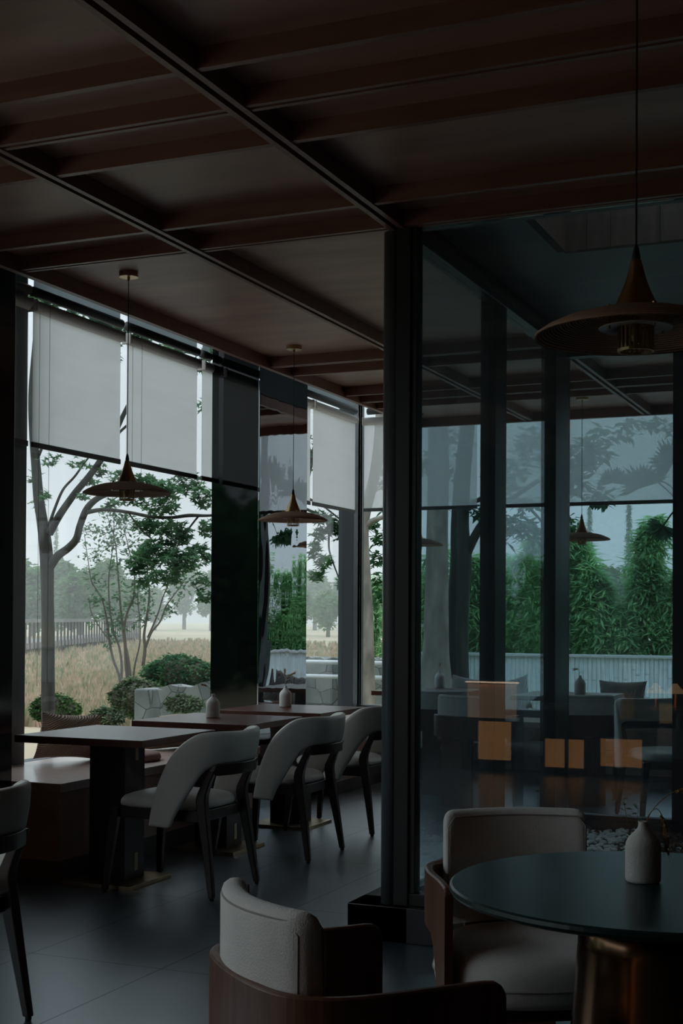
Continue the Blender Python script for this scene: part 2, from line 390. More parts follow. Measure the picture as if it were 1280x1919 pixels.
for y, d in seq:
    spans = [(-3.965, -3.066), (-2.994, -2.091)]
    if y < 5.2: spans.append((-2.019, 4.2))
    elif y < 5.5: spans.append((-2.019, 4.2))
    elif y > 8.2: spans += [(-2.019, -1.116), (-1.044, 4.2)]
    b = MB()
    for x0, x1 in spans:
        if d:
            b.box(x0, x1, y - .028, y - .008, 3.0, ZC); b.box(x0, x1, y + .008, y + .028, 3.0, ZC); b.box(x0, x1, y - .008, y + .008, 3.022, ZC)
        else: b.box(x0, x1, y - .014, y + .014, 3.0, ZC)
    beam(bi, b); bi += 1
# hidden closing walls
struct('wall_back', box(-5.05, 4.3, -4.3, -4.2, -.12, 4.3), 'dark_wall')
struct('wall_right', box(4.2, 4.3, -4.3, YE + .1, -.12, 4.3), 'dark_wall')
struct('wall_left', MB().box(-5.05, XW - .05, -4.3, -3.0, -.12, 4.3), 'dark_wall')
struct('wall_end', MB().box(-.6, 4.2, YE, YE + .12, -.12, 4.3), 'dark_wall')
lo = MB(); lo.box(XW - .1, XW, -3.0, YE + .1, -.3, .44); lo.box(XW, -.6, YE - .02, YE + .1, -.3, .50)
struct('wall_front', lo, 'dark_wall')

# windows
def wroot(name, label): return sroot(name, label)
w1 = wroot('window_1', 'tall window beside the bench with dark metal frame')
fr = MB()
for y0, y1 in ((-3.0, -2.9), (6.28, 6.55), (9.86, 9.94), (11.47, YE + .05)): fr.box(XW - .05, XW + .10, y0, y1, .44, 4.2)
fr.box(XW - .05, XW + .05, -3.0, YE, .44, .50); fr.box(XW - .05, XW + .05, -3.0, YE, 4.12, 4.2)
fr.build('window_frame', 'frame_metal', w1, bevel=.004)
MB().box(XW - .012, XW - .002, -2.9, 6.28, .5, 4.12).build('pane', 'clear_glass', w1)
MB().box(XW - .012, XW - .002, 6.55, 9.86, .5, 4.12).build('pane', 'clear_glass', w1)
MB().box(XW - .012, XW - .002, 9.94, 11.47, .5, 4.12).build('pane', 'clear_glass', w1)
w2 = wroot('window_2', 'end wall window behind the far bench')
fr = MB(); fr.box(XW - .05, -4.80, YE - .05, YE + .10, .44, 4.2)
for x in (-2.90, -1.86, -.62): fr.box(x - .03, x + .03, YE - .04, YE + .06, .5, 4.2)
fr.box(XW, -.6, YE - .05, YE + .05, .50, .56); fr.box(XW, -.6, YE - .05, YE + .05, 4.12, 4.2)
fr.build('window_frame', 'frame_metal', w2, bevel=.004)
for x0, x1 in ((-4.80, -2.93), (-2.87, -1.89), (-1.83, -.65)):
    MB().box(x0, x1, YE + .0, YE + .01, .56, 4.12).build('pane', 'clear_glass', w2)

# courtyard glazing
w3 = wroot('window_3', 'dark framed glass wall around the gravel courtyard')
pl = MB(); pl.box(-2.25, CRX, 5.33, 5.52, 0, .148); pl.box(-2.25, -1.98, 5.33, GY1 + .10, 0, .148); pl.box(-2.25, CRX, GY1 - .10, GY1 + .08, 0, .148)
struct('baseboard_courtyard', pl, 'black_stone', bevel=.004)
fr = MB()
fr.box(-2.055, -1.99, 5.36, 5.46, .148, 2.995)               # near corner post, square part
fr.box(-1.99, CRX, 5.37, 5.45, .148, .20); fr.box(-1.99, -1.965, 5.375, 5.445, .2, 3.0)
fr.box(-2.08, -2.02, 5.46, GY1, .148, .185); fr.box(-2.08, -2.0, 5.46, GY1, 2.97, 3.0)
fr.box(-2.09, -2.01, 6.66, 6.86, .148, 3.0)
fr.box(-2.10, -2.01, 7.89, GY1 + .04, .148, 3.0); fr.box(-2.10, -2.025, GY1 - .04, GY1 + .04, .148, 3.0)
fr.box(-2.05, CRX, GY1 - .04, GY1 + .04, .148, .175); fr.box(-2.05, CRX, GY1 - .04, GY1 + .04, 2.95, 3.0)
for x in (-1.335, -.3, .8, 1.9): fr.box(x - .04, x + .04, GY1 - .04, GY1 + .04, .148, 3.0)
fr.box(1.0, 1.06, 5.37, 5.45, .148, 3.0); fr.box(CRX - .05, CRX, 5.4, GY1, .148, 3.0)
fr.build('window_frame', 'black_metal', w3, bevel=.003)
MB().lathe([(.04, .148), (.04, 2.99)], 24, (-2.083, 5.40, 0)).build('round_post', 'post_metal', w3, smooth=True)
MB().box(-1.965, 1.0, 5.405, 5.415, .20, 3.0).build('pane', 'tinted_glass', w3)
MB().box(1.06, CRX - .05, 5.405, 5.415, .20, 3.0).build('pane', 'tinted_glass', w3)
MB().box(-2.055, -2.045, 5.46, 6.66, .185, 2.97).build('pane', 'tinted_glass', w3)
MB().box(-2.055, -2.045, 6.86, 7.89, .185, 2.97).build('pane', 'tinted_glass', w3)
MB().box(-2.025, -1.375, GY1 - .005, GY1 + .005, .175, 2.95).build('pane', 'tinted_glass', w3)
MB().box(-1.295, -.34, GY1 - .005, GY1 + .005, .175, 2.95).build('pane', 'tinted_glass', w3)
MB().box(-.26, .76, GY1 - .005, GY1 + .005, .175, 2.95).build('pane', 'tinted_glass', w3)
MB().box(.84, 1.86, GY1 - .005, GY1 + .005, .175, 2.95).build('pane', 'tinted_glass', w3)
MB().box(1.94, CRX - .05, GY1 - .005, GY1 + .005, .175, 2.95).build('pane', 'tinted_glass', w3)
# wet courtyard soffit with a planked skylight well
so = MB(); SX0, SX1, SY0, SY1 = -1.6, 2.2, 5.62, 6.42
so.box(GX, SX0, GY0 + .04, GY1, 3.12, 3.2); so.box(SX1, CRX, GY0 + .04, GY1, 3.12, 3.2)
so.box(SX0, SX1, GY0 + .04, SY0, 3.12, 3.2); so.box(SX0, SX1, SY1, GY1, 3.12, 3.2)
so.box(GX - .02, CRX, GY1 - .03, GY1, 3.0, 3.12); so.box(GX - .02, GX, GY0, GY1, 3.0, 3.2); so.box(GX, CRX, GY0 - .0, GY0 + .04, 3.0, 3.2)
struct('trim_40', so, 'soffit')
pk = MB(); k = 0; x = SX0
while x < SX1 - .01:
    w = .115; t = .004 * (k % 3)
    pk.box(x + .0015, min(x + w, SX1) - .0015, SY1 - .012 - t, SY1 + .03, 3.115, 3.95); x += w; k += 1
pk.box(SX0 - .03, SX0 + .012, SY0, SY1, 3.115, 3.95); pk.box(SX1 - .012, SX1 + .03, SY0, SY1, 3.115, 3.95); pk.box(SX0, SX1, SY0 - .03, SY0 + .012, 3.115, 3.95)
struct('trim_41', pk, 'plank')

# columns of the window wall
def column(y0, y1, label, n):
    t = thing('glass_column', label, 'column', (-4.6, (y0 + y1) / 2, 0), 0, 'black glass columns by the window')
    cyy = (y0 + y1) / 2
    b = MB(); b.box(-.13, .25 - .012, y0 - cyy + .012, y1 - cyy - .012, 0, 4.2); b.build('core', 'black_metal', t)
    b = MB(); b.box(.25 - .012, .25, y0 - cyy, y1 - cyy, 0, 4.2); b.build('mirror_panel', 'mirror', t, bevel=.002)
    b = MB(); b.box(-.135, .235, y0 - cyy, y0 - cyy + .012, 0, 4.2); b.box(-.135, .235, y1 - cyy - .012, y1 - cyy, 0, 4.2); b.build('glass_panel', 'black_glass', t)
    return t
column(8.66, 9.47, 'black glass column between the two window bays, mirror face showing the bamboo', 0)
t = thing('glass_column', 'black column at the left edge of the picture beside the first pane', 'column', (-4.6, 4.9, 0), 0, None)
MB().box(-.34, .25, -1.0, .93, 0, 4.2).build('core', 'black_stone', t, bevel=.004)

# benches
def bench(label, x0, x1, y0, y1, side):
    cx, cyy = (x0 + x1) / 2, (y0 + y1) / 2
    t = thing('window_bench', label, 'bench', (cx, cyy, 0))
    a, b_, c, d = x0 - cx, x1 - cx, y0 - cyy, y1 - cyy
    MB().box(a, b_, c, d, .452, .50).build('seat_slab', 'bench_wood', t, bevel=.003)
    i = .02
    if side == 'x': MB().box(a, b_ - i, c + i, d - i, .10, .452).build('front_panel', 'bench_face', t); MB().box(a, b_ - i + .004, c + i, d - i, 0, .10).build('plinth', 'dark_wall', t)
    else: MB().box(a + i, b_, c + i, d, .10, .452).build('front_panel', 'bench_face', t); MB().box(a + i, b_, c + i - .004, d, 0, .10).build('plinth', 'dark_wall', t)
    return t
bench('wooden window bench behind the three square tables', -4.84, -4.05, 5.83, 8.1, 'x')
bench('short wooden window bench past the mirrored column', -4.84, -4.12, 9.50, 11.02, 'x')
bench('wooden bench under the end window, seen through the courtyard glass', -4.84, -.7, 11.02, YE - .07, 'y')

# ---------------------------------------------------------------- roller blinds
def blind(label, a0, a1, z0, z1, mode, fabric='blind_fabric', group=None, roller='roller_grey', chain=None):
    L = a1 - a0; c = (a0 + a1) / 2
    if mode == 'x': loc = (-4.75, c, z1); rz = math.pi / 2
    else: loc = (c, 11.46, z1); rz = 0
    t = thing('roller_blind', label, 'blind', loc, rz, group)
    h = z0 - z1
    MB().box(-L / 2 + .004, L / 2 - .004, -.0008, .0008, h + .03, .0).build('fabric', fabric, t)
    MB().tube([(-L / 2, -.0, .0), (L / 2, 0, .0)], .036, 20).build('roller', roller, t, smooth=False)
    MB().box(-L / 2, L / 2, -.007, .007, h, h + .032).build('bottom_bar', 'bar_grey', t, bevel=.003)
    for s in (-1, 1): MB().box(s * L / 2 - .006, s * L / 2 + .006, -.036, .036, -.036, .036).build('bracket', 'roller_grey', t, bevel=.01)
    if chain:
        xx = -L / 2 + .05
        for off in (-.035, .035):
            z = 0.; b = MB()
            while z > chain:
                b.lathe([(.0009, z), (.0022, z - .002), (.0009, z - .0055)], 5, (xx, -.05 + off, 0), False); z -= .0072
            b.build('bead_chain', 'bar_grey', t)
    return t
blind('grey roller blind on the window wall at the left edge, mostly behind the dark column', 5.55, 6.485, 2.33, 3.15, 'x')
blind('broad grey roller blind left of the first pendant cord', 6.525, 7.465, 2.33, 3.15, 'x', chain=-2.2)
blind('grey roller blind right of the first pendant cord, left of the dark column', 7.535, 8.465, 2.33, 3.15, 'x', chain=-.9)
blind('narrow strip of roller blind touching the black glass column', 8.53, 9.45, 2.33, 3.15, 'x')
blind('grey roller blind right of the mirrored column, left of the corner post', 10.45, 11.38, 2.30, 3.15, 'x')
blind('hidden strip of roller blind behind the mirrored column', 9.52, 10.40, 2.30, 3.15, 'x')
blind('pale roller blind on the end wall in the corner, left of the round post', -4.70, -3.62, 2.32, 3.14, 'y', 'sheer_fabric')
blind('roller blind behind the glass, between the two courtyard mullions', -3.57, -2.88, 2.32, 3.14, 'y', 'sheer_fabric')
blind('roller blind behind the glass with palm leaves showing through', -2.82, -1.90, 2.32, 3.14, 'y', 'sheer_fabric')
blind('roller blind at the right edge behind the far mullion', -1.84, -.70, 2.32, 3.14, 'y', 'sheer_fabric')
# upper blinds above the dark tubes
def upper(label, a0, a1, mode):
    L = a1 - a0; c = (a0 + a1) / 2
    t = thing('upper_blind', label, 'blind', (-4.75, c, 3.232) if mode == 'x' else (c, 11.45, 3.228), math.pi / 2 if mode == 'x' else 0)
    MB().tube([(-L / 2, 0, 0), (L / 2, 0, 0)], .029, 18).build('tube', 'upper_roller', t, smooth=True)
    MB().box(-L / 2 + .01, L / 2 - .01, -.001, .001, .02, .86).build('fabric', 'upper_fabric', t)
upper('dark blind tube high above the blind at the left edge', 5.55, 6.485, 'x')
upper('dark blind tube high above the broad blind left of the first pendant', 6.525, 7.465, 'x')
upper('dark blind tube high above the blind right of the first pendant', 7.535, 8.465, 'x')
upper('dark blind tube high beside the black glass column', 8.53, 8.65, 'x')
upper('dark blind tube high right of the mirrored column', 9.6, 11.38, 'x')
upper('dark blind tube on the end wall high in the corner', -4.66, -3.62, 'y')
upper('dark blind tube on the end wall hidden behind the ceiling edge', -3.57, -.70, 'y')

# ---------------------------------------------------------------- square tables
def square_table():
    t = thing('square_table', '', 'table', (0, 0, 0), 0, 'square tables along the bench')
    MB().box(-.37, .37, -.365, .365, .724, .76).build('tabletop', 'table_wood', t, bevel=.002)
    MB().box(-.105, .105, -.095, .095, .02, .724).build('pedestal', 'dark_wood', t, bevel=.002)
    for z0, z1 in ((.62, .70), (.06, .15)):
        MB().box(.1045, .1062, .0, .03, z0, z1).build('brass_inlay', 'brushed_brass', t)
    MB().box(-.205, .205, -.20, .20, 0, .02).build('base_plate', 'brushed_brass', t, bevel=.002)
    return t
T0 = square_table(); T0.location = (-3.81, 5.985, 0); T0['label'] = 'square wooden table nearest the camera, with nothing on its top'
copy_tree(T0, (-3.81, 7.075, 0), label='middle square wooden table of the row, white vase on its left side')
copy_tree(T0, (-3.82, 8.09, 0), label='farthest square table of the row beside the mirrored column')
copy_tree(T0, (-2.60, 10.62, 0), label='square table behind the courtyard glass in front of the striped pillow', group='square tables at the end bench')
copy_tree(T0, (-3.80, 10.72, 0), label='square table at the end bench just right of the round post', group='square tables at the end bench')

# ---------------------------------------------------------------- dining chairs
def band(T, B, th, n=10):
    """padded strip between edge curves T and B, thickness th towards the inside"""
    Tp = cr(T, n); Bp = cr(B, n); rs = []
    for i in range(len(Tp)):
        a, b_ = Vector(Tp[i]), Vector(Bp[i])
        j0, j1 = max(i - 1, 0), min(i + 1, len(Tp) - 1)
        tan = (Vector(Tp[j1]) + Vector(Bp[j1]) - Vector(Tp[j0]) - Vector(Bp[j0])).normalized()
        w = (a - b_); nrm = tan.cross(w).normalized()
        e = min(th * .5, w.length * .3) ; wd = w.normalized(); ring = []
        bul = .25 * th
        for (u, v) in ((0, .18), (0, .82)): pass
        for u, v in ((0, .5), (.04, .12), (.14, .0), (.5, -.22), (.86, .0), (.96, .12), (1, .5), (.96, .88), (.86, 1), (.5, 1.12), (.14, 1), (.04, .88)):
            ring.append(tuple(b_ + w * u + nrm * (th * (v - .5))))
        rs.append(ring)
    return rs
def dining_chair():
    t = thing('dining_chair', '', 'chair', (0, 0, 0), 0, 'white leather chairs at the square tables')
    half_T = [(0, -.35, .800), (.12, -.345, .803), (.215, -.305, .805), (.270, -.222, .788), (.291, -.118, .705), (.301, -.050, .58), (.305, -.010, .45), (.306, .008, .352)]
    half_B = [(0, -.335, .642), (.10, -.330, .642), (.185, -.300, .640), (.240, -.255, .610), (.268, -.215, .545), (.285, -.175, .475), (.297, -.135, .405), (.302, -.110, .345)]
    mir = lambda h: [(-x, y, z) for x, y, z in h[:0:-1]] + h
    rs = band(mir(half_T), mir(half_B), .034, 7)
    o = MB().rings(rs).build('backrest', 'leather', t, smooth=True)
    # seat cushion
    b = MB(); rings = []
    def outline(k, z):
        r = []
        for j in range(40):
            a = 2 * math.pi * j / 40; ca, sa = math.cos(a), math.sin(a)
            px = abs(ca) ** .55 * (1 if ca > 0 else -1); py = abs(sa) ** .55 * (1 if sa > 0 else -1)
            w = .235 + .02 * py
            r.append((px * w * k, (py * .255) * k + .015, z))
        return r
    for k, z in ((.93, .418), (.99, .425), (1.0, .436), (.985, .452), (.94, .466), (.82, .477), (.6, .485), (.3, .489), (.02, .490)): rings.append(outline(k, z))
    b.rings(rings).build('seat', 'leather', t, smooth=True)
    # frame rails
    b = MB()
    b.box(-.205, .205, .222, .25, .365, .418); b.box(-.20, .20, -.235, -.21, .365, .418)
    b.box(-.222, -.198, -.22, .24, .365, .418); b.box(.198, .222, -.22, .24, .365, .418)
    b.build('seat_frame', 'dark_wood', t, bevel=.003)
    for s in (-1, 1):
        b = MB(); b.taper((s * .222, .245, .418), (s * .262, .283, .012), .046, .030, .046, .030)
        l = b.build('leg', 'dark_wood', t, bevel=.006)
        MB().lathe([(.008, 0), (.011, .003), (.011, .013)], 12, (s * .262, .283, 0)).build('foot_pad', 'black_metal', l)
    for s in (-1, 1):
        path = [(s * .237, -.300, .012, .028, .030), (s * .222, -.268, .22, .038, .040), (s * .212, -.238, .40, .045, .050), (s * .208, -.228, .47, .045, .052),
                (s * .207, -.232, .50, .042, .050), (s * .208, -.256, .56, .036, .042), (s * .210, -.285, .615, .032, .038), (s * .208, -.300, .645, .028, .034)]
        rs = [[(x + a * w / 2, y + c * d / 2, z) for a, c in ((-1, -1), (1, -1), (1, 1), (-1, 1))] for x, y, z, w, d in path]
        l = MB().rings(rs).build('leg', 'dark_wood', t, bevel=.006)
        MB().lathe([(.008, 0), (.011, .003), (.011, .013)], 12, (s * .237, -.300, 0)).build('foot_pad', 'black_metal', l)
    c = cr([(-.205, -.300, 0), (-.11, -.338, 0), (0, -.350, 0), (.11, -.338, 0), (.205, -.300, 0)], 5)
    rs = [[(p[0], p[1] + d, z) for d, z in ((-.012, .592), (.012, .592), (.012, .648), (-.012, .648))] for p in c]
    MB().rings(rs).build('back_rail', 'dark_wood', t, bevel=.004)
    return t
C0 = dining_chair(); C0.location = (-3.425, 5.98, 0); C0.rotation_euler = (0, 0, math.pi / 2)
C0['label'] = 'white leather chair with dark wooden legs at the nearest square table'
copy_tree(C0, (-3.425, 7.085, 0), math.pi / 2, 'white leather chair at the middle square table, second in the row')
copy_tree(C0, (-3.455, 8.10, 0), math.pi / 2, 'white leather chair farthest back in the row, touching the round post')
copy_tree(C0, (-3.07, 3.575, 0), math.pi / 2 - .04, 'white leather chair cut off by the left edge of the picture', group='dining chairs standing apart')
copy_tree(C0, (-1.62, 9.35, 0), math.radians(-150), 'white leather chair at the right edge behind the courtyard glass', group='dining chairs standing apart')

# ---------------------------------------------------------------- lounge armchairs
def armchair():
    t = thing('armchair', '', 'armchair', (0, 0, 0), 0, 'barrel armchairs')
    pts = [(-.268, .205), (-.265, .08), (-.268, -.06), (-.245, -.165), (-.165, -.232), (0, -.252), (.165, -.232), (.245, -.165), (.268, -.06), (.265, .08), (.268, .205)]
    P = cr([(x, y, 0) for x, y in pts], 6)
    for q in (.55, .25, .08): P.insert(1, P[0] + (P[1] - P[0]) * q) if q == .55 else P.insert(1, P[0] + (P[1] - P[0]) * .45)
    for q in range(3): P.insert(-1, P[-1] + (P[-2] - P[-1]) * .45)
    n = len(P); rs = []; ln = [0.]
    for i in range(1, n): ln.append(ln[-1] + float(np.linalg.norm(P[i] - P[i - 1])))
    for i, p in enumerate(P):
        s = min(i, n - 1 - i) / (n - 1) * 2     # 0 at the arm ends, 1 at the back
        j0, j1 = max(i - 1, 0), min(i + 1, n - 1)
        tn = Vector(P[j1] - P[j0]).normalized(); nr = Vector((tn.y, -tn.x, 0))
        d = min(ln[i], ln[-1] - ln[i]); s = 2 * d / ln[-1]; rc = .032
        zb = .0; zt = .656 - (rc - math.sqrt(max(0, rc * rc - max(0, rc - d) ** 2)))
        if s >= .19:
            k = min(1, (s - .19) / .14); zb = .50 - .14 * (1 - k) ** 2
        th = .011
        rs.append([tuple(Vector((p[0], p[1], z)) + nr * o) for o, z in ((-th, zb), (th, zb), (th, zt - .004), (th * .5, zt), (-th * .5, zt), (-th, zt - .004))])
    MB().rings(rs).build('wooden_shell', 'walnut', t, smooth=False, bevel=.001)
    # seat cushion
    rings = []
    def outline(k, z):
        r = []
        for j in range(44):
            a = 2 * math.pi * j / 44; ca, sa = math.cos(a), math.sin(a)
            e = .75 if sa > 0 else .95
            r.append((math.copysign(abs(ca) ** e, ca) * .268 * k, math.copysign(abs(sa) ** e, sa) * .255 * k + .02, z))
        return r
    for k, z in ((.86, .345), (.94, .350), (.98, .37), (1, .405), (.99, .435), (.95, .460), (.86, .478), (.65, .487), (.3, .491), (.02, .492)): rings.append(outline(k, z))
    MB().rings(rings).build('seat', 'cream_fabric', t, smooth=True)
    sm = outline(1.003, .40); MB().tube(sm + sm[:1], .0025, 5).build('seat_piping', 'piping', t, smooth=True)
    # back cushion
    rs = []; us = [-1, -.995, -.98, -.955, -.92, -.87] + [-.8 + .1 * k for k in range(17)] + [.87, .92, .955, .98, .995, 1]
    for u in us:
        x = u * .208; y = -.225 + .055 * u * u; d = (1 - abs(u)) * .208; rc = .028; q = math.sqrt(max(0, rc * rc - max(0, rc - d) ** 2)) / rc
        zt = .802 - rc * (1 - q); h = .029 * (.35 + .65 * q); ring = []
        for dy, z in ((-1, .50), (-1, .60), (-1, .72), (-1, zt - .024), (-.8, zt - .009), (-.3, zt), (.3, zt), (.8, zt - .009), (1.0, zt - .024), (1.15, .70), (1.2, .60), (1.1, .50), (.6, .48), (-.6, .48)):
            ring.append((x, y + h * dy, z))
        rs.append(ring)
    MB().rings(rs).build('back_cushion', 'cream_fabric', t, smooth=True)
    for sgn in (-1, 1):
        pp = [(u * .200, -.225 + .055 * u * u + sgn * .0275, .785) for u in [k / 10 - 1 for k in range(21)]]
        pp = [(pp[0][0], pp[0][1], .52), (pp[0][0], pp[0][1], .76)] + pp[1:-1] + [(pp[-1][0], pp[-1][1], .76), (pp[-1][0], pp[-1][1], .52)]
        MB().tube(pp, .0022, 5).build('cushion_piping', 'piping', t, smooth=True)
    b = MB(); b.box(-.20, .20, -.17, .19, .30, .345); b.build('seat_frame', 'dark_wood', t, bevel=.004)
    b = MB(); cc = [p for i, p in enumerate(P) if .42 < i / (n - 1) < .58]
    rs = [[(p[0] * .95, p[1] + d, z) for d, z in ((.0, 0), (.022, 0), (.022, .52), (.0, .52))] for p in cc]
    b.rings(rs).build('rear_leg', 'walnut', t)
    return t
def face(fx, fy): return math.atan2(-fx, fy)
A0 = armchair(); A0.location = (-1.085, 2.58, 0); A0.rotation_euler = (0, 0, face(.67, .74))
A0['label'] = 'wooden barrel armchair in the foreground seen from behind'; A0['group'] = 'barrel armchairs at the round table'
copy_tree(A0, (-1.0, 3.66, 0), face(.5, -.866), 'barrel armchair behind the round table, facing the camera')
for x, y, fx, fy, lb in ((-3.45, 10.15, -.1, 1, 'cream armchair left of the first courtyard mullion, behind the glass'),
                        (-2.35, 10.05, -.35, .9, 'dark armchair behind the glass, below the grey vase table'),
                        (-3.02, 9.55, .3, .9, 'armchair behind the glass between the two mullions')):
    copy_tree(A0, (x, y, 0), face(fx, fy), lb, group='armchairs in the far room')

# ---------------------------------------------------------------- round table
TC = (-.55, 3.09)
t = thing('round_table', 'round dark green table in the foreground with a bronze pedestal', 'table', (*TC, 0))
MB().lathe([(.02, .728), (.30, .728), (.445, .731), (.462, .737), (.467, .744), (.465, .752), (.460, .7555), (.02, .7555)], 96).build('tabletop', 'dark_green_top', t, smooth=False)
MB().lathe([(.235, 0), (.23, .02), (.212, .2), (.194, .42), (.178, .62), (.172, .728)], 64).build('pedestal', 'bronze', t, smooth=True)

# ---------------------------------------------------------------- pendants
def pendant():
    t = thing('pendant_lamp', '', 'lamp', (0, 0, 0), 0, 'woven disc pendant lamps')   # origin: bottom of the cage; z up
    cage = MB()
    for j in range(22):
        a = 2 * math.pi * j / 22; cage.box(-.0022, .0022, -.0012, .0012, 0, .060, Matrix.Translation((.037 * math.cos(a), .037 * math.sin(a), 0)) @ Matrix.Rotation(a + math.pi / 2, 4, 'Z'))
    for z in (0, .055): cage.lathe([(.0345, z), (.0395, z), (.0395, z + .006), (.0345, z + .006), (.0345, z)], 32, caps=False)
    cage.build('cage', 'brass', t)
    MB().lathe([(.0005, .018), (.011, .026), (.014, .038), (.008, .052), (.006, .075)], 14).build('bulb', 'bulb', t, smooth=True)
    MB().lathe([(.078, .050), (.080, .052), (.040, .056), (.0395, .053), (.078, .050)], 48, caps=False).build('reflector_ring', 'pipe_white', t, smooth=True)
    for j in range(4):
        a = math.pi / 4 + j * math.pi / 2; MB().lathe([(.003, .050), (.003, .095), (.005, .095), (.005, .101), (.0005, .105)], 8, (.068 * math.cos(a), .068 * math.sin(a), -.006)).build('pin', 'brass', t)
    top = [(.03, .091), (.07, .088), (.12, .080), (.165, .067), (.20, .051), (.2175, .039)]
    pr = top + [(.2178, .036)] + [(r - .001, z - .006) for r, z in top[::-1]] + [top[0]]
    MB().lathe(pr, 72, caps=False).build('woven_shade', 'raffia', t, smooth=True)
    MB().lathe([(.052, .087), (.050, .092), (.043, .106), (.033, .128), (.024, .150), (.017, .175), (.0125, .193), (.0115, .198), (.002, .199)], 40).build('bell', 'brass', t, smooth=True)
    MB().lathe([(.0085, .196), (.0095, .205), (.006, .225), (.003, .232)], 16).build('cord_grip', 'cord', t, smooth=True)
    MB().lathe([(.0022, .22), (.0022, ZC - 1.93)], 8).build('cord', 'cord', t)
    zt = ZC - 1.93
    MB().lathe([(.002, zt - .045), (.006, zt - .040), (.007, zt - .024), (.046, zt - .024), (.048, zt - .022), (.048, zt), (.002, zt)], 40).build('ceiling_rose', 'brass', t, smooth=False)
    return t
P0 = pendant(); P0.location = (-3.648, 5.80, 1.93)
P0['label'] = 'pendant lamp with woven disc shade in front of the first window'
def pcopy(x, y, lb): return copy_tree(P0, (x, y, 1.93), 0, lb)
pcopy(-3.663, 7.765, 'pendant lamp with woven disc shade in front of the mirrored column')
pcopy(-.577, 2.955, 'large near pendant lamp at the right edge above the round table')
p = onz(1091, 750, 3.04); pcopy(p[0], p[1], 'small far pendant lamp behind the glass, right of the wide courtyard mullion')
p = onz(794, 830, 3.04); pcopy(max(p[0], -3.9), min(p[1], 10.7), 'small far pendant lamp behind the glass just right of the round post')

# ---------------------------------------------------------------- vases with dried wheat
def vase(label, x, y, z, stalks, sc=1.):
    t = thing('vase', label, 'vase', (x, y, z))
    pr = [(.002, 0), (.040, .0), (.0435, .004), (.0445, .012), (.0445, .085), (.043, .098), (.036, .112), (.022, .126), (.0135, .136), (.0115, .145), (.0125, .152), (.0095, .152), (.009, .146), (.0095, .136), (.002, .12)]
    MB().lathe([(r * sc, h * sc) for r, h in pr], 48).build('body', 'ceramic', t, smooth=True)
    for st in stalks:
        q = thing('dried_wheat_stalk', None, None, (0, 0, 0)) if 0 else None
        b = MB(); P = cr([(0, 0, .10), *st], 8); b.tube(P, .0011, 5)
        # ear with grains and awns at the end
        n = len(P); k0 = int(n * .62)
        for i in range(k0, n):
            p = Vector(P[i]); tn = (Vector(P[min(i + 1, n - 1)]) - Vector(P[i - 1])).normalized()
            for k in range(3):
                a = random.random() * 6.28; o = tn.orthogonal().normalized(); o = Matrix.Rotation(a, 3, tn) @ o
                e = p + o * .004 + tn * .006; b.tube([p, (p + e) / 2 + o * .002, e + tn * .004], [.0008, .0024, .0006], 5)
                b.tube([e, e + tn * .018 + o * .010], [.0004, .0002], 3)
        b.build('wheat_stalk', 'wheat', t)
    return t
vase('small white vase on the middle square table, dried stem drooping left', *(onz(399, 1345, .76)[:2]), .76, [[(-.012, -.005, .16), (-.035, -.015, .185), (-.06, -.02, .195)]], .92)
vase('small white vase on the farthest square table with upright wheat ears', *(onz(535, 1325, .76)[:2]), .76, [[(.0, 0, .17), (-.005, .0, .21), (-.006, .0, .245)], [(.004, 0, .17), (.018, .01, .205), (.055, .02, .225)]], .92)
vase('matte grey vase on the round dark green table', *(onz(1205, 1652, .7555)[:2]), .7555, [[(.015, .008, .155), (.05, .03, .195), (.08, .045, .205), (.11, .055, .19)], [(.012, .0, .15), (.030, .012, .165), (.045, .02, .13), (.050, .02, .07)]], .90)
vase('grey vase on the far table right of the wide courtyard mullion', *(onz(1087, 1302, .76)[:2]), .76, [[(-.004, 0, .17), (-.02, 0, .20), (-.05, 0, .195)]])
vase('grey vase on the far table beside the round post, behind the glass', *(onz(824, 1289, .76)[:2]), .76, [[(0, 0, .16), (.0, 0, .185), (.0, 0, .2)]])

# ---------------------------------------------------------------- cushions
def pillow(label, loc, rot, w, h, d, m):
    n = 22; V = []
    me = MB()
    for side in (1, -1):
        g = []
        for i in range(n + 1):
            for j in range(n + 1):
                u, v = -1 + 2 * i / n, -1 + 2 * j / n
                # pinch the edges inward, leave pointed corners
                x = u * (1 - .10 * (1 - v * v) * 0 - .09 * (1 - abs(v) ** 2) * abs(u) ** 3)
                z = v * (1 - .10 * (1 - abs(u) ** 2) * abs(v) ** 3)
                y = side * max(0, (1 - u * u) * (1 - v * v)) ** .42
                y *= 1 + .06 * math.sin(5 * u + 2 * v)
                g.append((x * w / 2, y * d / 2, z * h / 2 + h / 2))
        fs = []
        for i in range(n):
            for j in range(n):
                a = i * (n + 1) + j; q = (a, a + 1, a + n + 2, a + n + 1); fs.append(q if side < 0 else q[::-1])
        me.add(g, fs)
    o = me.build('throw_pillow', m, None, smooth=True); o.location = tuple(loc); o.rotation_euler = rot
    return tag(o, label, 'pillow')
pillow('beige pillow with wavy stripes behind the nearest square table', (-4.66, 6.74, .515), (math.radians(14), math.radians(4), math.radians(68)), .42, .28, .13, 'pillow_stripe')
pillow('beige striped pillow lying behind the middle square table', (-4.56, 7.72, .505), (math.radians(38), 0, math.radians(72)), .42, .28, .13, 'pillow_stripe')
p = onz(1160, 1354, .56); pillow('grey striped pillow behind the glass on the end bench', (-2.32, 11.30, .555), (math.radians(-14), 0, 0), .40, .30, .13, 'pillow_grey')
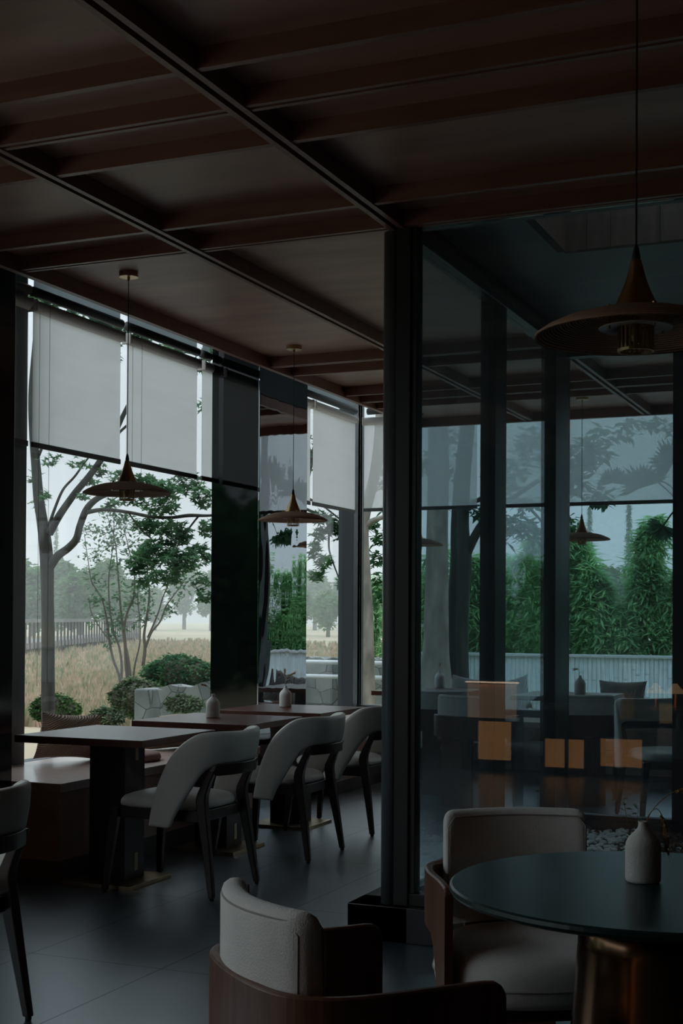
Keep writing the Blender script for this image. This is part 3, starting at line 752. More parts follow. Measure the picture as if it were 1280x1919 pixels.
pillow('striped pillow left of the narrow courtyard mullion behind the glass', (-3.69, 11.32, .555), (math.radians(-14), math.radians(8), 0), .34, .30, .13, 'pillow_grey')
pillow('striped pillow right of the narrow courtyard mullion behind the glass', (-3.24, 11.32, .555), (math.radians(-14), math.radians(-14), 0), .34, .30, .13, 'pillow_grey')
def seatpad(label, x, y, r, mtl='mauve_felt'):
    o = MB().lathe([(.002, 0), (r * .94, 0), (r, .012), (r * 1.005, .024), (r * .97, .040), (r * .86, .048), (r * .5, .053), (.002, .054)], 48).build('seat_pad', mtl, None, smooth=True)
    o.location = (float(x), float(y), .50); return tag(o, label, 'cushion')
seatpad('round mauve felt pad in front of the striped pillow by the nearest table', -4.37, 6.97, .20)
seatpad('round pad under the grey striped pillow behind the glass', -2.30, 11.22, .20)
seatpad('round pad under the two striped pillows behind the glass', -3.50, 11.22, .20)

# ---------------------------------------------------------------- service counter behind the camera (seen mirrored in the glass)
t = thing('service_counter', 'dark low counter with amber lit niches, mirrored in the courtyard glass', 'counter', (-2.5, -1.2, 0))
MB().box(-.72, .62, -.35, .29, 0, .56).build('carcass', 'dark_wood', t)
MB().box(-.74, .64, -.37, .31, .56, .585).build('worktop', 'counter_stone', t, bevel=.003)
for x0, x1, z0, z1 in ((-.57, -.39, .06, .31), (-.36, -.22, .06, .31), (-.08, .28, .09, .33)):
    f = MB(); f.box(x0 - .02, x1 + .02, .29, .33, z0 - .02, z0); f.box(x0 - .02, x1 + .02, .29, .33, z1, z1 + .02); f.box(x0 - .02, x0, .29, .33, z0, z1); f.box(x1, x1 + .02, .29, .33, z0, z1)
    q = f.build('niche_frame', 'dark_wood', t); MB().box(x0, x1, .29, .30, z0, z1).build('lit_panel', 'backlit_amber', q)
def tlamp(label, x, y):
    t = thing('table_lamp', label, 'lamp', (x, y, .585), 0, 'lamps on the service counter')
    MB().lathe([(.05, 0), (.05, .010), (.010, .016), (.008, .15)], 24).build('base', 'brass', t, smooth=True)
    MB().lathe([(.085, .13), (.06, .165), (.033, .19), (.018, .215), (.016, .215), (.055, .16), (.08, .13)], 32, caps=False).build('shade', 'lamp_glow', t, smooth=True)
tlamp('small amber table lamp on the counter, left in the reflection', -2.169, -1.22)
tlamp('small amber table lamp on the counter, right in the reflection', -2.00, -1.22)
t = thing('display_cabinet', 'taller lit cabinet mirrored in the glass beside the striped pillows', 'cabinet', (-3.56, -1.15, 0))
MB().box(-.28, .28, -.3, .25, 0, .80).build('carcass', 'dark_wood', t)
MB().box(-.22, .23, .25, .262, .47, .77).build('lit_panel', 'backlit_pale', t); MB().box(-.12, .18, .25, .262, .10, .44).build('lit_panel', 'backlit_amber', t)
MB().box(-.24, .25, .25, .28, .782, .795).build('light_strip', 'niche_strip', t)
#EXT
# ================================================================ OUTSIDE
rng = random.Random(11)
def px(s, Y, p): return s * depth(p) / F
def leafq(mb, c, L, Wd, rg, droop=.0, fold=.15):
    """one leaf: folded diamond of length L and width Wd"""
    a = rg.uniform(0, 6.283); el = rg.uniform(-.9, .6) - droop
    d = Vector((math.cos(a) * math.cos(el), math.sin(a) * math.cos(el), math.sin(el)))
    s = d.cross(Vector((rg.uniform(-.6, .6), rg.uniform(-.6, .6), 1))).normalized(); n = d.cross(s)
    c = Vector(c); m = c + d * L * .42 + n * (-fold * Wd)
    mb.add([c, m + s * Wd / 2, c + d * L, m - s * Wd / 2], [(0, 1, 2), (0, 2, 3)])
def maple(mb, c, R, rg):
    a = rg.uniform(0, 6.283); el = rg.uniform(-.7, .5)
    d = Vector((math.cos(a) * math.cos(el), math.sin(a) * math.cos(el), math.sin(el)))
    s = d.cross(Vector((rg.uniform(-.8, .8), rg.uniform(-.8, .8), 1))).normalized(); c = Vector(c); vs = [c]
    for k in range(9):
        t = -2.2 + 4.4 * k / 8; r = R * (1.0 if k % 2 == 0 else .42) * (1 - .12 * abs(t))
        vs.append(c + d * r * math.cos(t) + s * r * math.sin(t))
    mb.add(vs, [(0, k, k + 1) for k in range(1, 9)])
def ell(rg):
    while 1:
        v = [rg.uniform(-1, 1) for _ in range(3)]
        if sum(q * q for q in v) <= 1: return v
def blobs(mb, lst, Y, L, Wd, rg, fn=None, dens=1., dy=.0):
    """foliage clusters given as (px, py, rx, ry, count), standing at distance Y"""
    for (x, y, rx, ry, n) in lst:
        c = ony(x, y, Y + rg.uniform(-dy, dy)); k = depth(c) / F
        for _ in range(int(n * dens)):
            u = ell(rg); p = (c[0] + u[0] * rx * k, c[1] + u[1] * max(rx, ry) * k * .8, c[2] + u[2] * ry * k)
            if fn: fn(mb, p, L * rg.uniform(.6, 1.2), rg)
            else: leafq(mb, p, L * rg.uniform(.6, 1.3), Wd * rg.uniform(.7, 1.2), rg)
def limb(mb, pts, Y, n=10, k=6):
    """limb through (px, py, radius px)"""
    P = []; R = []
    c = cr([(x, y, r) for x, y, r in pts], k)
    for x, y, r in c:
        p = ony(x, y, Y); P.append(p); R.append(max(.003, r * depth(p) / F))
    mb.tube(P, R, n)

# ground
GZ = -.30
g = MB(); g.add([(-5.0, YE + .1, GZ), (60, YE + .1, GZ), (60, 400, GZ), (-5.0, 400, GZ)], [(0, 1, 2, 3)])
g.add([(-400, -60, GZ), (-5.0, -60, GZ), (-5.0, 400, GZ), (-400, 400, GZ)], [(0, 1, 2, 3)])
g.add([(60, YE + .1, GZ), (300, YE + .1, GZ), (300, 400, GZ), (60, 400, GZ)], [(0, 1, 2, 3)])
o = g.build('grass_field', 'field'); tag(o, 'wide tan and green field of dry grass beyond the windows', 'field', None, 'stuff')
o = MB().add([(-7.5, -30, GZ + .02), (-5.05, -30, GZ + .02), (-5.05, 11, GZ + .02), (-7.5, 14.5, GZ + .02)], [(0, 1, 2, 3)]).build('paving', 'paving'); tag(o, 'pale paving strip outside the first window', 'paving')
# tufts of grass
b = MB(); rg = random.Random(3)
for i in range(7000):
    Y = 17 + 60 * rg.random() ** 1.6; x = ony(rg.uniform(35, 410) if rg.random() < .8 else rg.uniform(570, 740), 1200, Y)[0]
    h = rg.uniform(.10, .34) * (1 if Y < 40 else 1.3); w = .02 + .0012 * Y; a = rg.uniform(0, 3.14); dx, dy = math.cos(a) * w, math.sin(a) * w
    lx, ly = rg.uniform(-.1, .1), rg.uniform(-.1, .1)
    for q in range(3):
        ox, oy = rg.uniform(-.1, .1), rg.uniform(-.1, .1)
        b.add([(x + ox - dx, Y + oy - dy, GZ), (x + ox + dx, Y + oy + dy, GZ), (x + ox + lx, Y + oy + ly, GZ + h)], [(0, 1, 2)])
tag(b.build('grass_tufts', 'grass_blade'), 'loose tufts of dry and green grass all over the field', 'grass', None, 'stuff')

# -- the big tree outside the first window
Y = 13.0; base = ony(91, 1300, Y)
t = thing('tree', 'forked tree with a thick grey trunk outside the first window', 'tree', (0, 0, 0))
b = MB(); limb(b, [(92, 1440, 15), (91, 1390, 13.5), (90, 1300, 13), (90, 1200, 12.3), (89, 1120, 12), (88, 1060, 13), (84, 1010, 12), (78, 970, 10.5), (72, 930, 10), (68, 880, 9), (63, 820, 8), (60, 740, 7), (66, 640, 5)], Y, 14)
b.build('trunk', 'bark', t, smooth=True)
for L in ([(92, 1000, 8), (112, 965, 7), (140, 925, 6.5), (165, 895, 6.3), (187, 865, 6), (207, 830, 5.5), (240, 760, 4), (280, 690, 3)],
          [(93, 1062, 9), (108, 1042, 8), (128, 1027, 7.5), (143, 1010, 7), (150, 985, 6.5), (162, 955, 6.5), (180, 936, 6), (205, 925, 4)],
          [(162, 960, 4.5), (197, 955, 3.6), (240, 960, 3.2), (282, 968, 3.2), (320, 970, 3), (354, 966, 3.4), (394, 966, 2.5), (430, 960, 2)],
          [(92, 985, 3.5), (102, 955, 2.8), (118, 918, 2.5), (140, 893, 2.2), (158, 868, 1.8), (178, 842, 1.5)],
          [(373, 966, 2), (358, 985, 1.8), (345, 1003, 1.5), (333, 1022, 1.2), (328, 1040, .9)],
          [(240, 960, 1.6), (262, 990, 1.4), (285, 1012, 1.2), (300, 1040, .9)],
          [(207, 830, 3), (235, 800, 2.5), (290, 760, 2), (350, 740, 1.6)],
          [(70, 860, 3), (95, 800, 2.5), (120, 740, 2)]):
    b = MB(); limb(b, L, Y, 8); b.build('branch', 'bark', t, smooth=True)
b = MB()
cl = [(150, 868, 22, 12, 26), (95, 862, 25, 12, 30), (170, 905, 20, 12, 26), (70, 945, 14, 14, 16), (85, 925, 12, 12, 14), (190, 880, 18, 14, 26), (155, 930, 12, 8, 10), (62, 890, 10, 20, 16), (210, 940, 16, 10, 20),
      (225, 895, 25, 18, 60), (270, 905, 30, 20, 110), (310, 920, 34, 22, 150), (350, 905, 30, 22, 100), (380, 930, 22, 24, 90), (300, 950, 40, 16, 110), (250, 935, 26, 14, 50),
      (285, 985, 36, 20, 150), (330, 1000, 34, 24, 190), (290, 1035, 42, 26, 260), (340, 1050, 36, 26, 230), (265, 1060, 26, 22, 110), (375, 1040, 26, 26, 110), (310, 1080, 36, 16, 130), (375, 1090, 22, 18, 50), (385, 1120, 16, 12, 30), (270, 1090, 16, 14, 30), (390, 990, 20, 20, 60)]
blobs(b, cl, Y, .075, 0, rng, maple, 1.0, .5)
blobs(b, [(rng.uniform(60, 500), rng.uniform(560, 830), rng.uniform(20, 45), rng.uniform(14, 26), rng.randint(20, 60)) for _ in range(22)], Y, .085, 0, rng, maple, 1., .8)
blobs(b, [(60 + 34 * k + rng.uniform(-8, 8), 555 + 13.5 * k + rng.uniform(-6, 10), 24, 14, 60) for k in range(11)], Y, .085, 0, rng, maple, 1., .5)
b.build('foliage', 'leaf_mid', t)

# -- slim tree with many stems
Y = 26.0
t = thing('tree', 'slim young tree of many thin stems standing in the dry field', 'tree', (0, 0, 0))
st = [[(228, 1288, 3), (222, 1262, 2.6), (212, 1235, 2.4), (205, 1200, 2.4), (200, 1160, 2), (190, 1120, 1.6), (172, 1090, 1.2), (165, 1050, .8), (158, 1000, .6)],
      [(226, 1288, 3), (228, 1250, 2.4), (224, 1215, 2.2), (212, 1180, 2), (205, 1130, 1.6), (204, 1080, 1.2), (212, 1020, .9), (214, 970, .6)],
      [(240, 1272, 4.2), (236, 1240, 3.4), (234, 1200, 3), (228, 1160, 2.4), (224, 1110, 1.9), (220, 1060, 1.4), (215, 1010, 1), (200, 965, .6)],
      [(244, 1272, 3.6), (240, 1235, 3), (232, 1190, 2.4), (238, 1150, 2), (250, 1120, 1.7), (252, 1080, 1.3), (244, 1040, 1), (232, 990, .7)],
      [(250, 1266, 2), (254, 1240, 1.6), (262, 1205, 1.4), (262, 1160, 1.2), (258, 1120, .9), (262, 1070, .7)],
      [(268, 1248, 3.6), (272, 1215, 3.2), (270, 1190, 2.6), (276, 1150, 2.2), (280, 1110, 1.8), (276, 1060, 1.3), (285, 1010, .8)],
      [(272, 1215, 2.6), (284, 1185, 2), (300, 1165, 1.7), (312, 1135, 1.4), (330, 1110, 1), (345, 1090, .8)],
      [(277, 1195, 2), (296, 1150, 1.5), (305, 1120, 1.2), (318, 1090, .9), (330, 1060, .7)],
      [(205, 1200, 1.5), (190, 1180, 1.2), (172, 1150, .9), (166, 1120, .6)]]
for L in st:
    b = MB(); limb(b, L, Y, 6, 4); b.build('stem', 'twig', t, smooth=True)
b = MB()
for L in st:
    for i in range(3, len(L)):
        for k in range(3): blobs(b, [(L[i][0] + rng.uniform(-10, 10), L[i][1] + rng.uniform(-16, 16), 12, 12, 12)], Y, .13, .07, rng)
blobs(b, [(200, 1000, 26, 22, 90), (170, 990, 16, 14, 30), (230, 980, 28, 20, 70), (215, 965, 30, 12, 40), (185, 1030, 18, 20, 40), (245, 1030, 22, 22, 60), (172, 1165, 8, 14, 20), (262, 1010, 20, 22, 40)], Y, .13, .07, rng)
b.build('foliage', 'leaf_mid', t)

# -- clipped shrubs
def shrub(label, x, y, rx, ry, Y, m, n, lf=.06, group=None, lumps=9):
    c = ony(x, y, Y); k = depth(c) / F; t = thing('shrub', label, 'shrub', (c[0], c[1], c[2]), 0, group)
    rg = random.Random(int(x * 7 + y)); b = MB(); core = MB()
    for i in range(lumps):
        u = -1 + 2 * (i + .5) / lumps; cx_ = u * rx * k * .72; hh = ry * k * math.sqrt(max(.1, 1 - .75 * u * u)) * rg.uniform(.85, 1.08); rr_ = rx * k * .38
        oy = rg.uniform(-.4, .4) * rr_
        rs = []
        core.lathe([(rr_ * .85 * math.sin(a), -hh * .88 * math.cos(a)) for a in [.05 + 3.04 * q / 8 for q in range(9)]], 12, (cx_, oy, 0))
        for _ in range(n // lumps):
            a = rg.uniform(0, 6.283); z = rg.uniform(-1, 1); q = math.sqrt(1 - z * z); f = rg.uniform(.86, 1.08)
            leafq(b, (cx_ + rr_ * f * q * math.cos(a), oy + rr_ * f * q * math.sin(a), hh * f * z), lf, lf * .6, rg)
    core.build('branches', 'twig', t, smooth=True); b.build('foliage', m, t); return t
shrub('big dark green clipped shrub behind the stone wall', 335, 1262, 78, 34, 19, 'leaf_dark', 6500, .07)
shrub('speckled grey-green round shrub left of the stone wall', 258, 1308, 58, 38, 15.5, 'leaf_silver', 5000, .055)
shrub('green shrub behind the foot of the forked tree', 102, 1330, 52, 30, 15.5, 'leaf_boxwood', 4200, .055)
shrub('low brownish shrub left of the speckled shrub', 200, 1345, 34, 20, 14.5, 'leaf_silver', 1500, .055, lumps=5)
shrub('small green shrub growing over the stone wall', 345, 1320, 40, 18, 13.5, 'leaf_silver', 1500, .05, lumps=5)

# -- low stone wall ending in a pier
t = thing('stone_wall', 'low rough stone wall with a square end pier outside the first window', 'wall', (0, 0, 0))
a = ony(284, 1320, 14.5); MB().box(a[0] - .13, a[0] + .13, 14.3, 14.75, GZ, onz(284, 1290, 0)[2] + ony(284, 1290, 14.5)[2]).build('end_pier', 'stone_wall', t, bevel=.02)
a2 = ony(400, 1290, 16.0); zt = ony(330, 1288, 14.8)[2]
b = MB(); n = 14; rs = []
for i in range(n + 1):
    f = i / n; x = a[0] + .1 + (a2[0] + 1.0 - a[0]) * f; yy = 14.6 + 1.9 * f; z = zt + .03 * math.sin(i * 1.7) + .14 * f
    rs.append([(x, yy - .14, GZ), (x, yy + .2, GZ), (x, yy + .18, z), (x, yy - .12 + .03 * math.sin(i * 2.3), z)])
b.rings(rs).build('wall_run', 'stone_wall', t)

# -- boardwalk with railing
t = thing('boardwalk', 'long wooden boardwalk with a railing crossing the far field', 'boardwalk', (0, 0, 0))
p0 = onz(20, 1240, GZ); p1 = onz(262, 1205, GZ); p0 = Vector(p0); p1 = Vector(p1)
dr = (p1 - p0); Ln = dr.length; dr.normalize(); nr = Vector((-dr.y, dr.x, 0))
M_ = Matrix(((dr.x, nr.x, 0, p0.x), (dr.y, nr.y, 0, p0.y), (0, 0, 1, GZ), (0, 0, 0, 1)))
MB().box(0, Ln, 0, 2.2, .38, .62, M_).build('deck', 'boardwalk_grey', t)
MB().box(0, Ln, -.05, .08, 1.42, 1.54, M_).build('handrail', 'boardwalk_grey', t)
MB().box(0, Ln, 2.1, 2.2, 1.42, 1.54, M_).build('handrail', 'boardwalk_grey', t)
n = 46
for i in range(n):
    x = Ln * i / (n - 1); MB().box(x - .035, x + .035, -.04, .04, .2 if i % 2 else 0, 1.45, M_).build('railing_post', 'post_brown', t)

# -- far trees
def far_tree(label, x, ytop, ybot, w, Y, group, m='leaf_far', n=900, cone=False):
    p = ony(x, ybot, Y); k = depth(p) / F; h = (ybot - ytop) * k; R = w * k / 2
    t = thing('far_tree', label, 'tree', (p[0], p[1], GZ), 0, group); rg = random.Random(int(x * 13 + Y)); b = MB(); core = MB(); zb = p[2] - GZ
    core.tube([(0, 0, 0), (0, 0, zb + h * .6)], [R * .08 + .05, R * .04 + .02], 6); core.build('trunk', 'post_brown', t)
    L = max(.28, R * .16); fo = MB()
    if cone:
        for _ in range(n):
            z = rg.random(); r = R * (1 - z) ** .8 * rg.uniform(.3, 1); a = rg.uniform(0, 6.28); leafq(fo, (r * math.cos(a), r * math.sin(a), zb + h * z), L * 1.3, L * .5, rg, .3)
    else:
        for c in range(9):
            u = ell(rg); cx_, cy_, cz = u[0] * R * .55, u[1] * R * .55, zb + h * .5 + u[2] * h * .28; r = R * rg.uniform(.38, .6); rz_ = min(r, h * .3)
            for _ in range(n // 9):
                a = rg.uniform(0, 6.283); z = rg.uniform(-1, 1); q = math.sqrt(1 - z * z); f = rg.uniform(.75, 1.05)
                leafq(fo, (cx_ + r * f * q * math.cos(a), cy_ + r * f * q * math.sin(a), cz + rz_ * f * z), L * 1.5, L, rg)
            fo.lathe([(r * .8 * math.sin(a), -rz_ * .8 * math.cos(a)) for a in [.05 + 3.04 * q / 6 for q in range(7)]], 8, (cx_, cy_, cz))
    fo.build('crown', m, t); return t
ORD = ['leftmost', 'second', 'third', 'fourth', 'fifth', 'sixth', 'seventh', 'eighth', 'ninth']
ROW = {'bushy green tree behind the boardwalk': (38, 62, 95, 150, 200, 235), 'pale hazy far tree right of the slim young tree': (290, 345, 395, 440), 'pale hazy tree far behind the corner window': (560, 590, 615, 660, 665, 720),
       'hazy round tree far behind the bamboo hedge': (800, 900, 985, 1075, 1150, 1190, 1225, 1290, 1380), 'hazy pointed tree rising above the skyline behind the bamboo': (1085, 1104, 1178)}
def nth(s_, x): i = ROW[s_].index(x); return s_ + (', leftmost of its row' if i == 0 else ', %s from the left' % ORD[i])
G1 = 'bushy trees lining the field behind the boardwalk'
for x, yt, yb, w, Yd in ((38, 1030, 1198, 110, 84), (95, 1015, 1200, 130, 92), (150, 1022, 1198, 110, 90), (200, 1035, 1196, 110, 98), (62, 1050, 1200, 100, 78), (235, 1060, 1192, 90, 104)):
    far_tree(nth('bushy green tree behind the boardwalk', x), x, yt, yb, w, Yd, G1, n=2400)
for k, (tx, ty, th, tw) in enumerate(((-14.5, 7.0, 3.8, 4), (-14.5, 3, 4, 4), (-15, -1, 4.2, 4), (-15, -5, 4.2, 4), (-15.5, -9.5, 4.5, 5), (-15.5, -15, 4.8, 5), (-16, -20, 5, 5))):
    t = thing('garden_tree', 'dense garden tree beside the building, mirrored dark in the black glass column', 'tree', (tx, ty, GZ), 0, 'garden trees mirrored in the black glass'); rg = random.Random(k); fo = MB()
    for c in range(12):
        u = ell(rg); r = tw * rg.uniform(.25, .36); cc = (u[0] * tw * .3, u[1] * tw * .36, th * .5 + u[2] * th * .36)
        fo.lathe([(r * .85 * math.sin(a), -r * .85 * math.cos(a)) for a in [.05 + 3.04 * q / 6 for q in range(7)]], 9, cc)
        for _ in range(160):
            a = rg.uniform(0, 6.283); z = rg.uniform(-1, 1); q = math.sqrt(1 - z * z)
            leafq(fo, (cc[0] + r * q * math.cos(a), cc[1] + r * q * math.sin(a), cc[2] + r * z), .28, .2, rg)
    MB().tube([(0, 0, 0), (0, 0, th * .4)], [.14, .09], 8).build('trunk', 'bark', t, smooth=True); fo.build('foliage', 'leaf_dark', t)
G2 = 'hazy trees at the far edge of the field right of the slim tree'
for x, yt, yb, w, Yd in ((290, 1060, 1186, 70, 150), (345, 1040, 1185, 80, 165), (395, 1050, 1186, 70, 150), (440, 1040, 1186, 80, 160)):
    far_tree(nth('pale hazy far tree right of the slim young tree', x), x, yt, yb, w, Yd, G2, n=1200)
G3 = 'hazy trees seen through the corner window'
for x, yt, yb, w, Yd in ((560, 1080, 1186, 80, 120), (615, 1095, 1188, 80, 110), (665, 1085, 1188, 70, 120), (720, 1075, 1188, 80, 115), (590, 1040, 1180, 90, 170), (660, 1030, 1180, 90, 175)):
    far_tree(nth('pale hazy tree far behind the corner window', x), x, yt, yb, w, Yd, G3, n=1200)
G4 = 'hazy trees rising behind the bamboo'
for x, yt, yb, w, Yd in ((800, 1020, 1195, 110, 90), (900, 1010, 1195, 110, 95), (985, 1025, 1195, 100, 90), (1075, 1030, 1195, 110, 85), (1150, 1020, 1195, 110, 80), (1225, 1030, 1195, 110, 82), (1290, 1015, 1195, 110, 80), (1380, 1010, 1195, 120, 80), (1190, 1075, 1200, 90, 60)):
    far_tree(nth('hazy round tree far behind the bamboo hedge', x), x, yt, yb, w, Yd, G4, n=1600)
G5 = 'pointed trees on the skyline behind the bamboo'
for x, yt, yb, w, Yd in ((1178, 945, 1190, 30, 120), (1104, 950, 1190, 30, 130), (1085, 975, 1190, 26, 130)):
    far_tree(nth('hazy pointed tree rising above the skyline behind the bamboo', x), x, yt, yb, w, Yd, G5, n=1500, cone=True)
far_tree('hazy pointed tree on the skyline just right of the forked trunk', 104, 985, 1190, 26, 130, None, n=1200, cone=True)

# -- end side: stone wall with pipes, bamboo-clad fence, hedge of bamboo
t = thing('stone_wall', 'grey stone garden wall behind the corner window', 'wall', (0, 0, 0))
zt = ony(660, 1234, 16.6)[2]
xs0, xs1 = ony(500, 1200, 16.6)[0], ony(738, 1200, 16.6)[0]
b = MB(); rs = []
for i in range(31):
    f = i / 30; x = xs0 + (xs1 - xs0) * f; z = zt + .012 * math.sin(i * 2.1) + .01 * math.sin(i * 5.3)
    rs.append([(x, 16.6, GZ), (x, 16.9, GZ), (x, 16.9, z), (x, 16.6, z)])
b.rings(rs).build('wall_run', 'stone_wall', t)
t = thing('pipe_rail', 'two white horizontal pipes in front of the stone garden wall', 'railing', (0, 0, 0))
for yy in (1242, 1269):
    z = ony(656, yy, 16.4)[2]; MB().tube([(xs0, 16.4, z), (xs1, 16.4, z)], .030, 14).build('pipe', 'pipe_white', t, smooth=True)
for xx in (xs0, (xs0 + xs1) / 2 + .9, xs1): MB().tube([(xx, 16.4, GZ), (xx, 16.4, ony(656, 1242, 16.4)[2])], .022, 12).build('upright', 'pipe_white', t, smooth=True)

t = thing('bamboo_fence', 'blue-grey fence clad in split bamboo below the bamboo hedge', 'fence', (0, 17.0, 0))
b = MB(); x0, x1 = ony(742, 1200, 17)[0], 2.5; w = .055; FT = ony(1060, 1226, 17)[2]; n = int((x1 - x0) / w); vs = []; fs = []; rg = random.Random(5)
for i in range(n):
    xa = x0 + i * w; dz = .0
    arc = [(xa + w * (.5 - .5 * math.cos(a)), -.016 * math.sin(a) - rg.uniform(0, .004)) for a in [math.pi * q / 5 for q in range(6)]]
    zs = [GZ, rg.uniform(.1, .5), rg.uniform(.5, .75), FT - .03]
    for q in range(3):
        o_ = len(vs); e = .001 * q
        for z in (zs[q] + .002, zs[q + 1] - .003):
            vs += [(u, v - e, z) for u, v in arc]
        fs += [(o_ + k, o_ + k + 1, o_ + k + 7, o_ + k + 6) for k in range(5)]
b.add(vs, fs); b.box(x0, x1, .0, .05, GZ, FT - .03); b.build('slat_panel', 'fence_panel', t)
MB().box(x0 - .02, x1, -.05, .08, FT - .035, FT).build('cap_rail', 'pipe_white', t, bevel=.004)

def bamboo(label, x, ytop, w, Y, n, lean=0):
    c = ony(x, 1200, Y); k = depth(c) / F; top = ony(x, ytop, Y)[2]; R = w * k / 2
    t = thing('bamboo', label, 'bamboo', (c[0], c[1], GZ), 0, 'bamboo clumps above the fence'); rg = random.Random(int(x)); cu = MB(); fo = MB()
    for i in range(7):
        a = rg.uniform(0, 6.28); r = R * .4 * rg.random(); h = (top - GZ) * rg.uniform(.72, 1.0) if i else (top - GZ)
        P = cr([(r * math.cos(a) * f * 2 + lean * f * f, r * math.sin(a) * f, h * f) for f in (0, .35, .7, .9, 1)], 4)
        cu.tube(P, [.014 * (1 - .8 * j / len(P)) for j in range(len(P))], 6)
        for _ in range(n // 7):
            f = rg.uniform(.28, 1.0); j = int(f * (len(P) - 1)); p = P[j]; rr_ = R * (1.15 - f ** 3) * rg.random() ** .6; a2 = rg.uniform(0, 6.28)
            q = (p[0] + rr_ * math.cos(a2), p[1] + rr_ * math.sin(a2) * .6, p[2] + rg.uniform(-.06, .06))
            for z in range(2): leafq(fo, q, rg.uniform(.13, .24), .030, rg, .25)
    cu.build('culms', 'leaf_bamboo', t); fo.build('leaves', 'leaf_bamboo', t); return t
for i, (x, yt, w, Yd, n, s) in enumerate(((700, 1080, 50, 19.0, 900, 'seen beside the pale trunk in the corner window'), (755, 1030, 60, 18.1, 1100, 'hidden behind the round post'), (812, 1020, 70, 18.0, 1500, 'behind the pale trunk right of the round post'), (880, 1040, 90, 17.8, 2600, 'on both sides of the narrow courtyard mullion'),
     (950, 1040, 100, 18.0, 3200, 'between the narrow and the wide courtyard mullions'), (1015, 1000, 100, 17.8, 2900, 'behind the wide courtyard mullion'), (1085, 985, 100, 17.9, 3400, 'just right of the wide courtyard mullion'), (1130, 1050, 80, 17.7, 2600, 'right of the small far pendant'),
     (1200, 965, 74, 17.8, 3000, 'tallest slender clump, below the palm leaves'), (1162, 1130, 70, 17.7, 1600, 'low and short between two taller clumps'), (1262, 1060, 80, 17.8, 2600, 'at the right end behind the far mullion'))):
    bamboo('leafy green bamboo clump ' + s, x, yt, w, Yd, n, .1 if x > 1180 else 0)

for k, bx in enumerate((-2.45, -2.0, -1.55, -1.1, -.65, -.2, .25, .7, 1.2, 1.7, 2.2)):
    o = bamboo('bamboo clump along the fence that only the mirrored column shows', 1500 + k, 1000 + 30 * (k % 3), 80, 17.8, 2400)
    o.location = (bx, 17.7 + .12 * (k % 2), GZ); o['group'] = 'bamboo clumps mirrored in the column'
# -- trees close to the end window
t = thing('tree', 'pale narrow trunk in the corner window, leaning slightly', 'tree', (0, 0, 0))
b = MB(); limb(b, [(688, 1420, 22), (688, 1340, 17), (687, 1240, 15), (686, 1150, 13), (684, 1080, 11), (680, 1000, 11), (684, 960, 11), (700, 900, 10), (712, 830, 12), (718, 740, 12)], 14.2, 14); b.build('trunk', 'pale_bark', t, smooth=True)
b = MB(); limb(b, [(684, 985, 7), (700, 975, 5), (730, 965, 4), (760, 950, 3)], 14.2, 8); b.build('branch', 'pale_bark', t, smooth=True)
b = MB(); blobs(b, [(700, 985, 16, 12, 40), (712, 1010, 16, 16, 60), (705, 1050, 16, 16, 60), (715, 1085, 14, 14, 50), (720, 900, 16, 30, 70), (735, 960, 20, 20, 60), (715, 1120, 14, 14, 40)], 14.6, .11, .05, rng)
b.build('foliage', 'leaf_dark', t)
t = thing('tree', 'thick pale trunk with flaring roots just right of the round post', 'tree', (0, 0, 0))
b = MB(); limb(b, [(812, 1440, 60), (814, 1330, 44), (815, 1270, 32), (817, 1220, 25), (818, 1150, 23), (819, 1050, 21), (820, 960, 20), (822, 860, 20), (820, 760, 19), (815, 640, 18)], 14.6, 18); b.build('trunk', 'pale_bark', t, smooth=True)
b = MB(); limb(b, [(790, 1270, 12), (775, 1290, 14), (755, 1330, 14), (740, 1400, 12)], 14.5, 10); b.build('root', 'pale_bark', t, smooth=True)
b = MB(); blobs(b, [(rng.uniform(770, 930), rng.uniform(760, 960), 18, 16, 26) for _ in range(16)], 15.0, .12, .055, rng); b.build('foliage', 'leaf_dark', t)
t = thing('tree', 'dark forked tree behind the glass left of the narrow courtyard mullion', 'tree', (0, 0, 0))
b = MB(); limb(b, [(862, 1440, 26), (860, 1330, 22), (858, 1220, 20), (860, 1120, 20), (864, 1050, 20), (862, 980, 17), (868, 880, 15), (880, 760, 13)], 15.0, 14); b.build('trunk', 'bark', t, smooth=True)
for L in ([(872, 1040, 11), (890, 1005, 9), (905, 980, 8), (930, 950, 7), (965, 930, 5), (1010, 900, 4)], [(865, 960, 6), (900, 935, 4), (950, 925, 3), (1000, 960, 2.4), (1030, 1000, 2)], [(930, 950, 3), (960, 985, 2), (985, 1010, 1.4)]):
    b = MB(); limb(b, L, 15.0, 8); b.build('branch', 'bark', t, smooth=True)
b = MB(); blobs(b, [(930, 975, 24, 14, 60), (970, 985, 26, 18, 80), (1000, 1000, 22, 18, 60), (940, 1010, 24, 16, 60), (900, 960, 16, 12, 30), (985, 945, 26, 14, 50), (950, 890, 40, 40, 160), (1000, 840, 40, 40, 160), (1100, 850, 40, 30, 190), (1080, 900, 22, 40, 130), (1150, 810, 50, 16, 70), (1120, 930, 20, 24, 60), (1200, 795, 40, 10, 40), (1072, 985, 20, 20, 60), (1240, 800, 30, 10, 30)], 15.0, .15, .07, rng)
b.build('foliage', 'leaf_dark', t)
t = thing('tree', 'leafy branches hanging in front of the corner window left pane', 'tree', (0, 0, 0))
b = MB(); limb(b, [(560, 1400, 7), (556, 1200, 6), (560, 1000, 5.5), (575, 900, 5), (600, 800, 4)], 14.9, 10); b.build('trunk', 'bark', t, smooth=True)
